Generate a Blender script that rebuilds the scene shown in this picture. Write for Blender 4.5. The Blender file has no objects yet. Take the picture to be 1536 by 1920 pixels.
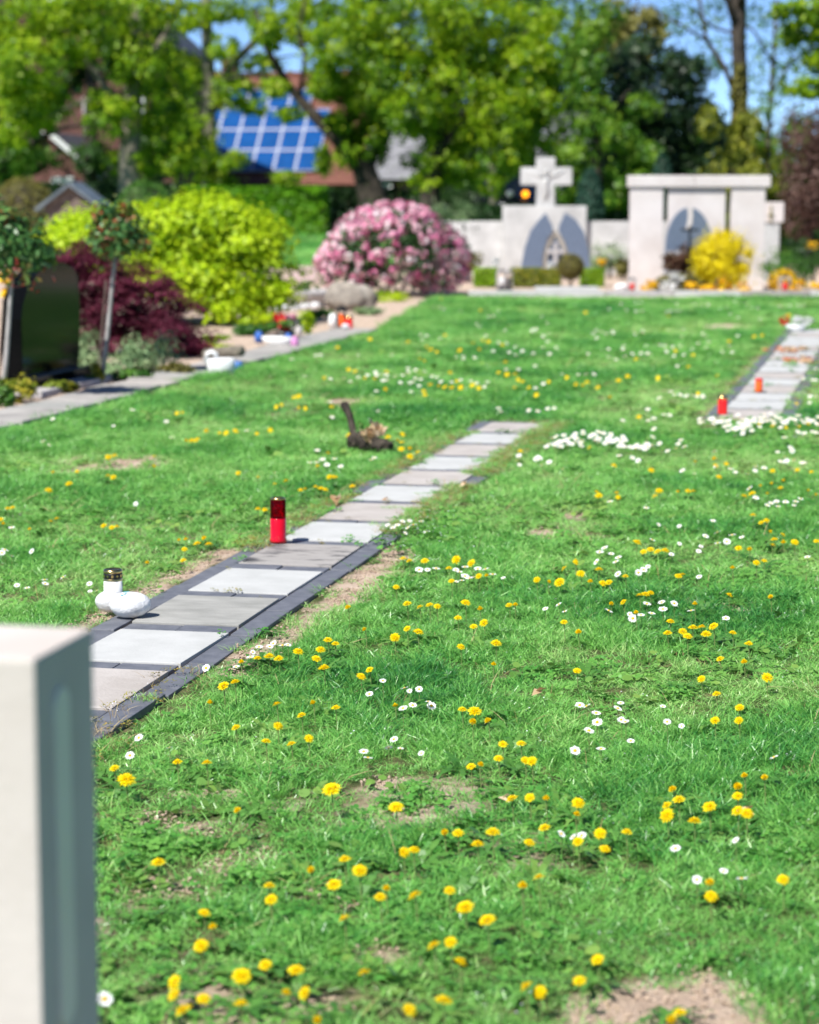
import bpy, math, random
import numpy as np
from mathutils import Vector, Matrix
R = math.radians
rng = np.random.default_rng(7)
random.seed(7)

# ------------------------------------------------------------------ camera, sky, sun, exposure
scene = bpy.context.scene
COL = scene.collection
CAM_H = 1.6
FPX = 4400.0                     # focal length in photo pixels (photo 1536 x 1920)
PITCH = math.atan(610 / FPX)
cam_data = bpy.data.cameras.new("camera")
cam = bpy.data.objects.new("camera", cam_data)
COL.objects.link(cam)
cam.location = (0, 0, CAM_H)
cam.rotation_euler = (math.pi / 2 - PITCH, 0, 0)
cam_data.sensor_fit = 'VERTICAL'
cam_data.sensor_height = 36
cam_data.sensor_width = 36
cam_data.lens = FPX / 1920 * 36
cam_data.clip_start = 0.1
cam_data.clip_end = 2000
cam_data.dof.use_dof = True
cam_data.dof.focus_distance = 7.6
cam_data.dof.aperture_fstop = 3.2
cam_data.dof.aperture_blades = 0
scene.camera = cam

SUN_DIR = Vector((-0.52, -0.66, 1.05)).normalized()      # towards the sun
world = bpy.data.worlds.new("World")
scene.world = world
world.use_nodes = True
wn = world.node_tree
sky = wn.nodes.new("ShaderNodeTexSky")
sky.sky_type = 'NISHITA'
sky.sun_disc = False
sky.sun_elevation = math.asin(SUN_DIR.z)
sky.sun_rotation = math.atan2(SUN_DIR.x, SUN_DIR.y)
sky.air_density = 0.68
sky.dust_density = 0.0
sky.ozone_density = 5.0
sky.altitude = 4500
wn.links.new(sky.outputs[0], wn.nodes["Background"].inputs[0])
wn.nodes["Background"].inputs[1].default_value = 0.12
sun_d = bpy.data.lights.new("sun", 'SUN')
sun_d.energy = 4.9
sun_d.angle = R(0.5)
sun_d.color = (1.0, 0.97, 0.92)
sun = bpy.data.objects.new("sun", sun_d)
COL.objects.link(sun)
sun.rotation_euler = SUN_DIR.to_track_quat('Z', 'Y').to_euler()
scene.view_settings.view_transform = 'Standard'
scene.view_settings.look = 'None'
scene.view_settings.exposure = 0.56
scene.view_settings.gamma = 1.0
scene.view_settings.use_curve_mapping = False
scene.render.engine = 'CYCLES'
scene.cycles.max_bounces = 8
scene.cycles.transparent_max_bounces = 12
scene.cycles.use_denoising = True

# ------------------------------------------------------------------ measuring helpers
_c, _s = math.cos(PITCH), math.sin(PITCH)
def ray(px, py):
    x = (px - 768) / FPX; y = -(py - 960) / FPX
    return x, _c + y * _s, -_s + y * _c
def P(px, py, z=0.0):                       # ground point seen at a photo pixel
    d = ray(px, py); t = (z - CAM_H) / d[2]
    return d[0] * t, d[1] * t
def at(px, py, Y):                          # point seen at a photo pixel, Y metres away
    d = ray(px, py); t = Y / d[1]
    return Vector((d[0] * t, Y, CAM_H + d[2] * t))
def project(x, y, z):
    dz = z - CAM_H
    dep = y * _c - dz * _s
    up = y * _s + dz * _c
    return 768 + FPX * x / dep, 960 - FPX * up / dep
ANG = R(12.1)                               # the paths run this far off the line of sight
SA, CA = math.sin(ANG), math.cos(ANG)
def w2p(x, y): return x * CA - y * SA, x * SA + y * CA      # world -> (across, along)
def p2w(v, u): return v * CA + u * SA, -v * SA + u * CA

class Noise:
    def __init__(s, seed, n=256):
        s.g = np.random.default_rng(seed).random((n, n)); s.n = n
    def __call__(s, x, y):
        x = np.asarray(x, float); y = np.asarray(y, float)
        i = np.floor(x).astype(int); j = np.floor(y).astype(int)
        fx = x - i; fy = y - j
        fx = fx * fx * (3 - 2 * fx); fy = fy * fy * (3 - 2 * fy)
        n = s.n; a = s.g[i % n, j % n]; b = s.g[(i + 1) % n, j % n]
        c = s.g[i % n, (j + 1) % n]; d = s.g[(i + 1) % n, (j + 1) % n]
        return (a * (1 - fx) + b * fx) * (1 - fy) + (c * (1 - fx) + d * fx) * fy
    def fbm(s, x, y, o=3):
        t = 0; a = 0.5; k = 1.0; w = 0
        for q in range(o):
            t = t + a * s(x * k + 17.3 * q, y * k + 5.1 * q); w += a; a *= 0.5; k *= 2.07
        return t / w
N1, N2, N3, N4 = Noise(1), Noise(2), Noise(3), Noise(4)

# ------------------------------------------------------------------ materials
def new_mat(name):
    m = bpy.data.materials.new(name); m.use_nodes = True
    nt = m.node_tree; nt.nodes.clear()
    out = nt.nodes.new("ShaderNodeOutputMaterial")
    return m, nt, out
def node(nt, t, **k):
    n = nt.nodes.new(t)
    for a, b in k.items(): setattr(n, a, b)
    return n
def c4(c): return (c[0], c[1], c[2], 1)
def ramp(nt, stops):
    r = node(nt, "ShaderNodeValToRGB")
    e = r.color_ramp.elements
    while len(e) < len(stops): e.new(0.5)
    for k, (p, c) in enumerate(stops):
        e[k].position = p; e[k].color = c4(c)
    return r
def surf(name, c1, c2=None, scale=8, rough=0.7, bump=0.2, bscale=None, spec=0.4, metal=0.0, detail=5, c3=None, coat=0.0, contrast=(0.35, 0.65), stretch=None, bdist=0.01):
    m, nt, out = new_mat(name)
    b = node(nt, "ShaderNodeBsdfPrincipled")
    b.inputs["Roughness"].default_value = rough
    b.inputs["Metallic"].default_value = metal
    b.inputs["Specular IOR Level"].default_value = spec
    b.inputs["Coat Weight"].default_value = coat
    nt.links.new(b.outputs[0], out.inputs[0])
    tc = node(nt, "ShaderNodeTexCoord")
    vec = tc.outputs["Object"]
    oi = node(nt, "ShaderNodeObjectInfo")
    add = node(nt, "ShaderNodeVectorMath", operation='ADD')
    comb = node(nt, "ShaderNodeVectorMath", operation='SCALE')
    nt.links.new(oi.outputs["Location"], comb.inputs[0]); comb.inputs["Scale"].default_value = 3.7
    nt.links.new(vec, add.inputs[0]); nt.links.new(comb.outputs[0], add.inputs[1])
    v = add.outputs[0]
    if stretch:
        mp = node(nt, "ShaderNodeMapping"); mp.inputs["Scale"].default_value = stretch
        nt.links.new(v, mp.inputs[0]); v = mp.outputs[0]
    if c2 is not None:
        n = node(nt, "ShaderNodeTexNoise"); n.inputs["Scale"].default_value = scale; n.inputs["Detail"].default_value = detail
        n.inputs["Roughness"].default_value = 0.62
        nt.links.new(v, n.inputs["Vector"])
        st = [(contrast[0], c1), (contrast[1], c2)]
        if c3 is not None: st.append((min(contrast[1] + 0.14, 1), c3))
        r = ramp(nt, st)
        nt.links.new(n.outputs[0], r.inputs[0]); nt.links.new(r.outputs[0], b.inputs["Base Color"])
    else:
        b.inputs["Base Color"].default_value = c4(c1)
    if bump:
        n2 = node(nt, "ShaderNodeTexNoise"); n2.inputs["Scale"].default_value = bscale or scale * 5; n2.inputs["Detail"].default_value = 6
        nt.links.new(v, n2.inputs["Vector"])
        bp = node(nt, "ShaderNodeBump"); bp.inputs["Strength"].default_value = bump; bp.inputs["Distance"].default_value = bdist
        nt.links.new(n2.outputs[0], bp.inputs["Height"]); nt.links.new(bp.outputs[0], b.inputs["Normal"])
    return m
def leafmat(name, stops, trans=0.35, rough=0.5, spec=0.35, inst=False, tcol=None):
    """leaf / petal: colour runs along the 'v' attribute of each leaf; some light passes through"""
    m, nt, out = new_mat(name)
    a = node(nt, "ShaderNodeAttribute", attribute_name="v")
    val = a.outputs["Fac"]
    if inst:
        t = node(nt, "ShaderNodeAttribute", attribute_name="tint", attribute_type='INSTANCER')
        ad = node(nt, "ShaderNodeMath", operation='MULTIPLY_ADD'); ad.inputs[1].default_value = 0.45
        nt.links.new(val, ad.inputs[0]); nt.links.new(t.outputs["Fac"], ad.inputs[2]); val = ad.outputs[0]
    r = ramp(nt, stops); nt.links.new(val, r.inputs[0])
    b = node(nt, "ShaderNodeBsdfPrincipled")
    b.inputs["Roughness"].default_value = rough; b.inputs["Specular IOR Level"].default_value = spec
    nt.links.new(r.outputs[0], b.inputs["Base Color"])
    tr = node(nt, "ShaderNodeBsdfTranslucent")
    if tcol:
        mx = node(nt, "ShaderNodeMixRGB", blend_type='MULTIPLY'); mx.inputs[0].default_value = 1; mx.inputs[2].default_value = c4(tcol)
        nt.links.new(r.outputs[0], mx.inputs[1]); nt.links.new(mx.outputs[0], tr.inputs[0])
    else:
        nt.links.new(r.outputs[0], tr.inputs[0])
    ms = node(nt, "ShaderNodeMixShader"); ms.inputs[0].default_value = trans
    nt.links.new(b.outputs[0], ms.inputs[1]); nt.links.new(tr.outputs[0], ms.inputs[2]); nt.links.new(ms.outputs[0], out.inputs[0])
    return m
def emit(name, c, s):
    m, nt, out = new_mat(name)
    e = node(nt, "ShaderNodeEmission"); e.inputs[0].default_value = c4(c); e.inputs[1].default_value = s
    nt.links.new(e.outputs[0], out.inputs[0]); return m
def tinted_glass(name, c, rough=0.08):
    m, nt, out = new_mat(name)
    t = node(nt, "ShaderNodeBsdfTransparent"); t.inputs[0].default_value = c4(c)
    g = node(nt, "ShaderNodeBsdfPrincipled"); g.inputs["Base Color"].default_value = c4((c[0] * 0.22, c[1] * 0.3, c[2] * 0.3)); g.inputs["Roughness"].default_value = rough
    f = node(nt, "ShaderNodeFresnel"); f.inputs[0].default_value = 1.45
    ad = node(nt, "ShaderNodeMath", operation='ADD'); ad.inputs[1].default_value = 0.04
    nt.links.new(f.outputs[0], ad.inputs[0])
    ms = node(nt, "ShaderNodeMixShader")
    nt.links.new(ad.outputs[0], ms.inputs[0]); nt.links.new(t.outputs[0], ms.inputs[1]); nt.links.new(g.outputs[0], ms.inputs[2])
    nt.links.new(ms.outputs[0], out.inputs[0]); return m

# ------------------------------------------------------------------ object helpers
def tag(o, label=None, cat=None, group=None, kind=None):
    if label: o['label'] = label
    if cat: o['category'] = cat
    if group: o['group'] = group
    if kind: o['kind'] = kind
    return o
def thing(name, label, cat, loc=(0, 0, 0), rotz=0.0, group=None):
    o = bpy.data.objects.new(name, None); COL.objects.link(o)
    o.empty_display_size = 0.05
    o.location = loc; o.rotation_euler = (0, 0, rotz)
    return tag(o, label, cat, group)
def link_mesh(name, me, parent=None):
    o = bpy.data.objects.new(name, me); COL.objects.link(o)
    if parent is not None: o.parent = parent
    return o
class MB:
    """collects faces and links them as ONE mesh object"""
    def __init__(s): s.v = []; s.f = []; s.mi = []
    def add(s, vs, fs, m=0):
        o = len(s.v); s.v += [tuple(x) for x in vs]
        s.f += [tuple(i + o for i in f) for f in fs]; s.mi += [m] * len(fs)
        return s
    def box(s, c, d, rot=None, m=0, taper=1.0):
        x, y, z = d[0] / 2, d[1] / 2, d[2] / 2
        vs = [Vector((sx * x * (taper if sz > 0 else 1), sy * y * (taper if sz > 0 else 1), sz * z)) for sz in (-1, 1) for sy in (-1, 1) for sx in (-1, 1)]
        if rot is not None: vs = [rot @ q for q in vs]
        c = Vector(c)
        return s.add([q + c for q in vs], [(0, 2, 3, 1), (4, 5, 7, 6), (0, 1, 5, 4), (2, 6, 7, 3), (0, 4, 6, 2), (1, 3, 7, 5)], m)
    def tube(s, pts, rad, n=8, m=0, cap=True):
        pts = [Vector(p) for p in pts]
        if not hasattr(rad, '__len__'): rad = [rad] * len(pts)
        rings = []
        ref = Vector((0.31, 0.22, 1)).normalized()
        for k, p in enumerate(pts):
            d = (pts[min(k + 1, len(pts) - 1)] - pts[max(k - 1, 0)]).normalized()
            a = d.cross(ref)
            if a.length < 0.05: a = d.cross(Vector((1, 0, 0)))
            a.normalize(); b = d.cross(a)
            rings.append([p + (a * math.cos(2 * math.pi * q / n) + b * math.sin(2 * math.pi * q / n)) * rad[k] for q in range(n)])
        vs = [q for r in rings for q in r]
        fs = [(k * n + q, k * n + (q + 1) % n, (k + 1) * n + (q + 1) % n, (k + 1) * n + q) for k in range(len(pts) - 1) for q in range(n)]
        if cap: fs += [tuple(range(n))[::-1], tuple(range((len(pts) - 1) * n, len(pts) * n))]
        return s.add(vs, fs, m)
    def lathe(s, prof, n=24, c=(0, 0, 0), m=0, sx=1, sy=1):
        vs = [(c[0] + r * sx * math.cos(2 * math.pi * q / n), c[1] + r * sy * math.sin(2 * math.pi * q / n), c[2] + z) for r, z in prof for q in range(n)]
        fs = [(k * n + q, k * n + (q + 1) % n, (k + 1) * n + (q + 1) % n, (k + 1) * n + q) for k in range(len(prof) - 1) for q in range(n)]
        return s.add(vs, fs, m)
    def prism(s, poly, axis, a, b, m=0):
        """extrude a 2-D outline: axis 'y' -> outline in (x, z); axis 'x' -> outline in (y, z); axis 'z' -> outline in (x, y)"""
        def mk(p, t):
            return {'y': (p[0], t, p[1]), 'x': (t, p[0], p[1]), 'z': (p[0], p[1], t)}[axis]
        n = len(poly)
        vs = [mk(p, a) for p in poly] + [mk(p, b) for p in poly]
        fs = [tuple(range(n)), tuple(range(n, 2 * n))[::-1]] + [(k, k + n, (k + 1) % n + n, (k + 1) % n) for k in range(n)]
        return s.add(vs, fs, m)
    def blob(s, c, r, seed=0, amp=0.12, fr=2.0, m=0, sub=3, flat=None):
        import bmesh
        bm = bmesh.new(); bmesh.ops.create_icosphere(bm, subdivisions=sub, radius=1); bm.verts.index_update()
        from mathutils import noise
        vs = []
        for q in bm.verts:
            d = q.co.normalized()
            k = 1 + amp * noise.noise(d * fr + Vector((seed * 7.1, seed * 3.3, 1))) + amp * 0.4 * noise.noise(d * fr * 2.7 + Vector((seed, 5, 2)))
            p = Vector((d.x * r[0], d.y * r[1], d.z * r[2])) * k
            if flat is not None: p.z = max(p.z, flat)
            vs.append(p + Vector(c))
        fs = [tuple(x.index for x in f.verts) for f in bm.faces]
        bm.free(); return s.add(vs, fs, m)
    def mesh(s, name, mats, smooth=False, bevel=0.0):
        me = bpy.data.meshes.new(name); me.from_pydata(s.v, [], s.f); me.update()
        if not isinstance(mats, (list, tuple)): mats = [mats]
        for q in mats: me.materials.append(q)
        import bmesh
        bm = bmesh.new(); bm.from_mesh(me)
        for f, q in zip(bm.faces, s.mi): f.material_index = q
        bmesh.ops.recalc_face_normals(bm, faces=bm.faces)
        if bevel:
            es = [e for e in bm.edges if len(e.link_faces) == 2 and e.calc_face_angle(0) > 0.6]
            bmesh.ops.bevel(bm, geom=es, offset=bevel, segments=2, affect='EDGES', profile=0.6)
        for f in bm.faces: f.smooth = smooth
        bm.to_mesh(me); bm.free()
        if smooth is True:
            pass
        return me
    def build(s, name, mats, parent=None, smooth=False, bevel=0.0):
        return link_mesh(name, s.mesh(name, mats, smooth, bevel), parent)

def leaf_arrays(pts, nrm, size, asp, rg, fold=0.18, v=None, tdir=None):
    n = len(pts)
    nrm = nrm / (np.linalg.norm(nrm, axis=1, keepdims=True) + 1e-9)
    t = rg.normal(size=(n, 3)) if tdir is None else tdir + rg.normal(size=(n, 3)) * 0.25
    t -= nrm * np.sum(t * nrm, axis=1, keepdims=True); t /= (np.linalg.norm(t, axis=1, keepdims=True) + 1e-9)
    b = np.cross(nrm, t); s = size[:, None]
    V = np.empty((n, 4, 3))
    V[:, 0] = pts - t * s * 0.5
    V[:, 1] = pts + b * s * asp * 0.5 + nrm * s * fold - t * s * 0.08
    V[:, 2] = pts + t * s * 0.5
    V[:, 3] = pts - b * s * asp * 0.5 + nrm * s * fold - t * s * 0.08
    if v is None: v = rg.random(n)
    return V.reshape(-1, 3), np.repeat(v, 4)
def quads_mesh(name, V, vals, mat):
    n = len(V) // 4
    me = bpy.data.meshes.new(name)
    me.vertices.add(len(V)); me.vertices.foreach_set("co", V.astype(np.float32).ravel())
    me.loops.add(len(V)); me.loops.foreach_set("vertex_index", np.arange(len(V), dtype=np.int32))
    me.polygons.add(n); me.polygons.foreach_set("loop_start", np.arange(0, 4 * n, 4, dtype=np.int32))
    me.update(calc_edges=True)
    a = me.attributes.new("v", 'FLOAT', 'POINT'); a.data.foreach_set("value", vals.astype(np.float32))
    me.materials.append(mat)
    return me
def crown(name, clumps, n, size, mat, parent, seed, asp=0.62, sub=14, up=0.5, sig=0.22, shell=0.55, droop=0.0, vbias=0.0, minz=None):
    """foliage: leaves gathered in tufts spread through a set of ellipsoids (centre, radii)"""
    rg = np.random.default_rng(seed)
    w = np.array([(r[0] * r[1] * r[2]) ** (2 / 3) for c, r in clumps]); w /= w.sum()
    PT, NR, VV = [], [], []
    for (c, r), q in zip(clumps, w):
        k = max(8, int(n * q)); ns = max(3, int(sub * (q * len(clumps)) ** 0.5))
        d = rg.normal(size=(ns, 3)); d /= np.linalg.norm(d, axis=1, keepdims=True)
        rad = (shell + (1 - shell) * rg.random(ns) ** 0.5)[:, None]
        sc = d * rad
        sv = rg.random(ns)
        i = rg.integers(0, ns, k)
        g = rg.normal(size=(k, 3)) * sig * (0.6 + 0.8 * rg.random((ns, 1))[i])
        p = sc[i] + g
        if droop: p[:, 2] -= droop * (p[:, 0] ** 2 + p[:, 1] ** 2)
        nr = d[i] * 0.6 + g * 1.5 + rg.normal(size=(k, 3)) * 0.55; nr[:, 2] += up
        PT.append(np.array(c) + p * np.array(r)); NR.append(nr)
        VV.append(np.clip(0.65 * sv[i] + 0.4 * rg.random(k) - .02 + vbias, 0, 1))
    PT = np.concatenate(PT); NR = np.concatenate(NR); VV = np.concatenate(VV)
    if minz is not None:
        ok = PT[:, 2] > minz; PT, NR, VV = PT[ok], NR[ok], VV[ok]
    sz = size * (0.6 + 0.8 * rg.random(len(PT)))
    V, vals = leaf_arrays(PT, NR, sz, asp, rg, v=VV)
    return link_mesh(name, quads_mesh(name, V, vals, mat), parent)
def shell_leaves(name, c, r, n, size, mat, parent, seed, asp=0.6, amp=0.08, box=False, top=1.0, lift=0.6):
    """clipped bush: leaves close to the surface of an ellipsoid or box"""
    rg = np.random.default_rng(seed)
    if box:
        a = np.array([r[1] * r[2], r[1] * r[2], r[0] * r[2], r[0] * r[2], 2 * r[0] * r[1]]); f = rg.choice(5, n, p=a / a.sum())
        p = rg.uniform(-1, 1, (n, 3)); nr = np.zeros((n, 3))
        for k, (ax, sg) in enumerate(((0, -1), (0, 1), (1, -1), (1, 1), (2, 1))):
            p[f == k, ax] = sg; nr[f == k, ax] = sg
        p *= 1 - amp * rg.random((n, 1)) ** 2
    else:
        p = rg.normal(size=(n, 3)); p /= np.linalg.norm(p, axis=1, keepdims=True); nr = p.copy()
        p *= (1 - amp * 2 * rg.random((n, 1)) ** 1.5)
    nr = nr + rg.normal(size=(n, 3)) * lift
    PT = np.array(c) + p * np.array(r)
    lump = N3.fbm(PT[:, 0] * 4 / max(r[0], .3) + 3, PT[:, 2] * 4 / max(r[2], .3) + PT[:, 1])
    PT += (nr / (np.linalg.norm(nr, axis=1, keepdims=True))) * ((lump - 0.5) * amp * 2 * min(r))[:, None]
    V, vals = leaf_arrays(PT, nr, size * (0.6 + 0.8 * rg.random(n)), asp, rg, v=np.clip(0.55 * rg.random(n) + lump * 0.6 - 0.05, 0, 1))
    return link_mesh(name, quads_mesh(name, V, vals, mat), parent)
def copy_tree(o, parent=None):
    c = o.copy(); COL.objects.link(c)
    if parent is not None: c.parent = parent
    for ch in o.children: copy_tree(ch, c)
    return c
# ------------------------------------------------------------------ the lie of the land
def bed_edge(u):                              # where the lawn meets the planted bed (across-coordinate)
    u = np.asarray(u, float)
    return np.where(u < 25.5, -5.90, -5.90 - (u - 25.5) * 0.115)
LAWN_END = 34.3
SOIL = [(410,1478,66,14,1),(300,1530,34,13,1),(505,1504,28,10,.9),(545,1665,75,13,.95),(650,1692,55,16,.9),(700,1790,70,22,.75),
        (1320,1880,165,56,1.5),(1180,1872,50,16,.8),(200,872,105,15,1.05),(285,858,28,9,.9),(1362,612,44,6,1.1),(1072,962,22,8,.9),(1006,996,32,7,1),
        (1290,1128,34,8,.9),(1388,1132,38,11,.9),(655,750,28,7,.8),(690,744,22,5,.8),(1120,748,36,6,.6),(1285,560,60,3,.5),(1450,575,26,4,.9),
        (690,1090,55,22,1),(715,1465,46,14,.8),(365,1540,50,14,.6),(480,1590,60,16,.55),(300,1660,70,20,.5),(620,1870,36,12,.7),(420,1620,60,18,.4)]
_soil = []
for px, py, hw, hh, st in SOIL:
    x, y = P(px, py); y0 = P(px, py - hh)[1]; y1 = P(px, py + hh)[1]
    _soil.append((x, y, hw * y / FPX, (y0 - y1) / 2, st))
def soil_mask(x, y):
    """1 = bare earth, 0 = closed turf"""
    x = np.asarray(x, float); y = np.asarray(y, float)
    wob = (N1.fbm(x * 6, y * 4, 4) - 0.5) * 1.3 + (N4.fbm(x * 23, y * 16, 2) - .5) * .55
    m = np.zeros_like(x)
    for cx, cy, rx, ry, st in _soil:
        d = np.sqrt(((x - cx) / rx) ** 2 + ((y - cy) / ry) ** 2) + wob * 1.5
        m = np.maximum(m, st * np.clip((1.25 - d) / 0.5, 0, 1))
    v, u = w2p(x, y)
    # bare strips along the slab paths
    m = np.maximum(m, np.clip(1.4 - np.abs(v + 2.17) / (0.075 + 0.10 * wob), 0, 1) * (u > 7.3) * (u < 10.2))
    m = np.maximum(m, np.clip(1.3 - np.abs(v + 2.97) / (0.075 + 0.10 * wob), 0, 1) * (u > 7.9) * (u < 10.0))
    m = np.maximum(m, .7 * np.clip(1.3 - np.abs(v + 2.6) / (0.36 + 0.10 * wob), 0, 1) * (u > 10) * (u < 16.0))
    m = np.maximum(m, .8 * np.clip(1.3 - np.abs(v + 1.12) / (0.38 + 0.10 * wob), 0, 1) * (u > 16.2) * (u < 27))
    e = bed_edge(u)
    m = np.maximum(m, np.clip((e + 0.08 * wob - v) / 0.10, 0, 1) * (u > 12))
    m = np.maximum(m, np.clip((y - LAWN_END) / 0.15, 0, 1) * np.clip((x + 3.2 + (y - 34) * 0.10) / 0.2, 0, 1))
    return m
def worn_mask(x, y):
    lush = N1.fbm(x * 1.1 + 40, y * 0.8 + 9, 4); thin = N2.fbm(x * 2.3 + 7, y * 1.8 + 3, 3) + .12 * (N4.fbm(x * 19, y * 13, 2) - .5)
    v, u = w2p(x, y)
    w = np.clip((thin - 0.48) * 4.5, 0, 1) * np.clip(0.85 - lush, 0, 1) * np.where((x < 0.35) & (y < 7) & (v > -1.9), 1.35, 0.7)
    return np.clip(w * ((v > -1.95) | (v < -3.2)), 0, 1)
def height(x, y):
    return -0.012 + 0.022 * (N2.fbm(x * 1.3, y * 1.3, 2) - 0.5) + 0.010 * (N3.fbm(x * 7, y * 7, 2) - 0.5) * np.clip((16 - y) / 8, 0, 1)
def on_path(x, y, pad=0.0):
    v, u = w2p(np.asarray(x, float), np.asarray(y, float))
    a = (v > -2.90 - pad) & (v < -2.28 + pad) & (u > 4.8) & (u < 15.78 + pad)
    b = (v > -1.40 - pad) & (v < -0.82 + pad) & (u > 16.42 - pad) & (u < 26.75 + pad)
    return a | b

# ground materials
def ground_mat():
    m, nt, out = new_mat("turf_and_earth")
    b = node(nt, "ShaderNodeBsdfPrincipled"); b.inputs["Roughness"].default_value = 0.95; b.inputs["Specular IOR Level"].default_value = 0.1
    nt.links.new(b.outputs[0], out.inputs[0])
    tc = node(nt, "ShaderNodeTexCoord")
    def nz(s, d=6, ro=0.6):
        n = node(nt, "ShaderNodeTexNoise"); n.inputs["Scale"].default_value = s; n.inputs["Detail"].default_value = d; n.inputs["Roughness"].default_value = ro
        nt.links.new(tc.outputs["Object"], n.inputs["Vector"]); return n
    e = ramp(nt, [(0.3, (.42, .31, .23)), (0.5, (.56, .43, .33)), (0.7, (.66, .53, .42))]); nt.links.new(nz(9).outputs[0], e.inputs[0])
    t = ramp(nt, [(0.3, (.05, .075, .025)), (0.48, (.10, .115, .045)), (0.62, (.20, .18, .09)), (0.75, (.11, .16, .045))]); nt.links.new(nz(14).outputs[0], t.inputs[0])
    a = node(nt, "ShaderNodeAttribute", attribute_name="soil")
    ad = node(nt, "ShaderNodeMath", operation='MULTIPLY_ADD'); ad.inputs[1].default_value = 0.6; nt.links.new(nz(40).outputs[0], ad.inputs[0]); 
    ad2 = node(nt, "ShaderNodeMath", operation='SUBTRACT'); ad2.inputs[1].default_value = 0.3
    nt.links.new(a.outputs["Fac"], ad.inputs[2]); nt.links.new(ad.outputs[0], ad2.inputs[0])
    k = ramp(nt, [(0.25, (0, 0, 0)), (0.6, (1, 1, 1))]); nt.links.new(ad2.outputs[0], k.inputs[0])
    mx = node(nt, "ShaderNodeMixRGB"); nt.links.new(k.outputs[0], mx.inputs[0]); nt.links.new(t.outputs[0], mx.inputs[1]); nt.links.new(e.outputs[0], mx.inputs[2])
    nt.links.new(mx.outputs[0], b.inputs["Base Color"])
    bp = node(nt, "ShaderNodeBump"); bp.inputs["Strength"].default_value = 0.9; bp.inputs["Distance"].default_value = 0.02
    nt.links.new(nz(38, 8, 0.7).outputs[0], bp.inputs["Height"]); nt.links.new(bp.outputs[0], b.inputs["Normal"])
    return m
M_ground = ground_mat()
M_far = surf("far_turf", (.035, .10, .015), (.08, .20, .03), scale=0.5, rough=.95, bump=.3, spec=.1, c3=(.12, .20, .05))
gx = np.arange(-15, 13.01, 0.11); gy = np.concatenate([np.arange(2.2, 16, 0.09), np.arange(16, 49, 0.16)])
X, Y = np.meshgrid(gx, gy); Z = height(X, Y)
Z[0, :] = Z[-1, :] = -0.10; Z[:, 0] = Z[:, -1] = -0.10
nx, ny = len(gx), len(gy)
me = bpy.data.meshes.new("ground")
me.vertices.add(nx * ny); me.vertices.foreach_set("co", np.stack([X, Y, Z], -1).astype(np.float32).ravel())
i = np.arange(nx - 1)[None, :] + nx * np.arange(ny - 1)[:, None]
q = np.stack([i, i + 1, i + nx + 1, i + nx], -1).reshape(-1, 4).astype(np.int32)
me.loops.add(q.size); me.loops.foreach_set("vertex_index", q.ravel())
me.polygons.add(len(q)); me.polygons.foreach_set("loop_start", np.arange(0, q.size, 4, dtype=np.int32))
me.update(calc_edges=True)
at_ = me.attributes.new("soil", 'FLOAT', 'POINT'); at_.data.foreach_set("value", np.maximum(soil_mask(X, Y), worn_mask(X, Y) * .95).astype(np.float32).ravel())
me.polygons.foreach_set("use_smooth", np.ones(len(q), dtype=bool))
me.materials.append(M_ground)
ground = link_mesh("ground", me); tag(ground, kind='structure')
# the land beyond and around, one sheet to the horizon, a hand lower
MB().add([(-900, -60, -0.08), (900, -60, -0.08), (900, 1400, -0.08), (-900, 1400, -0.08)], [(0, 1, 2, 3)]).build("land", M_far)
tag(bpy.data.objects["land"], kind='structure')

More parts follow.
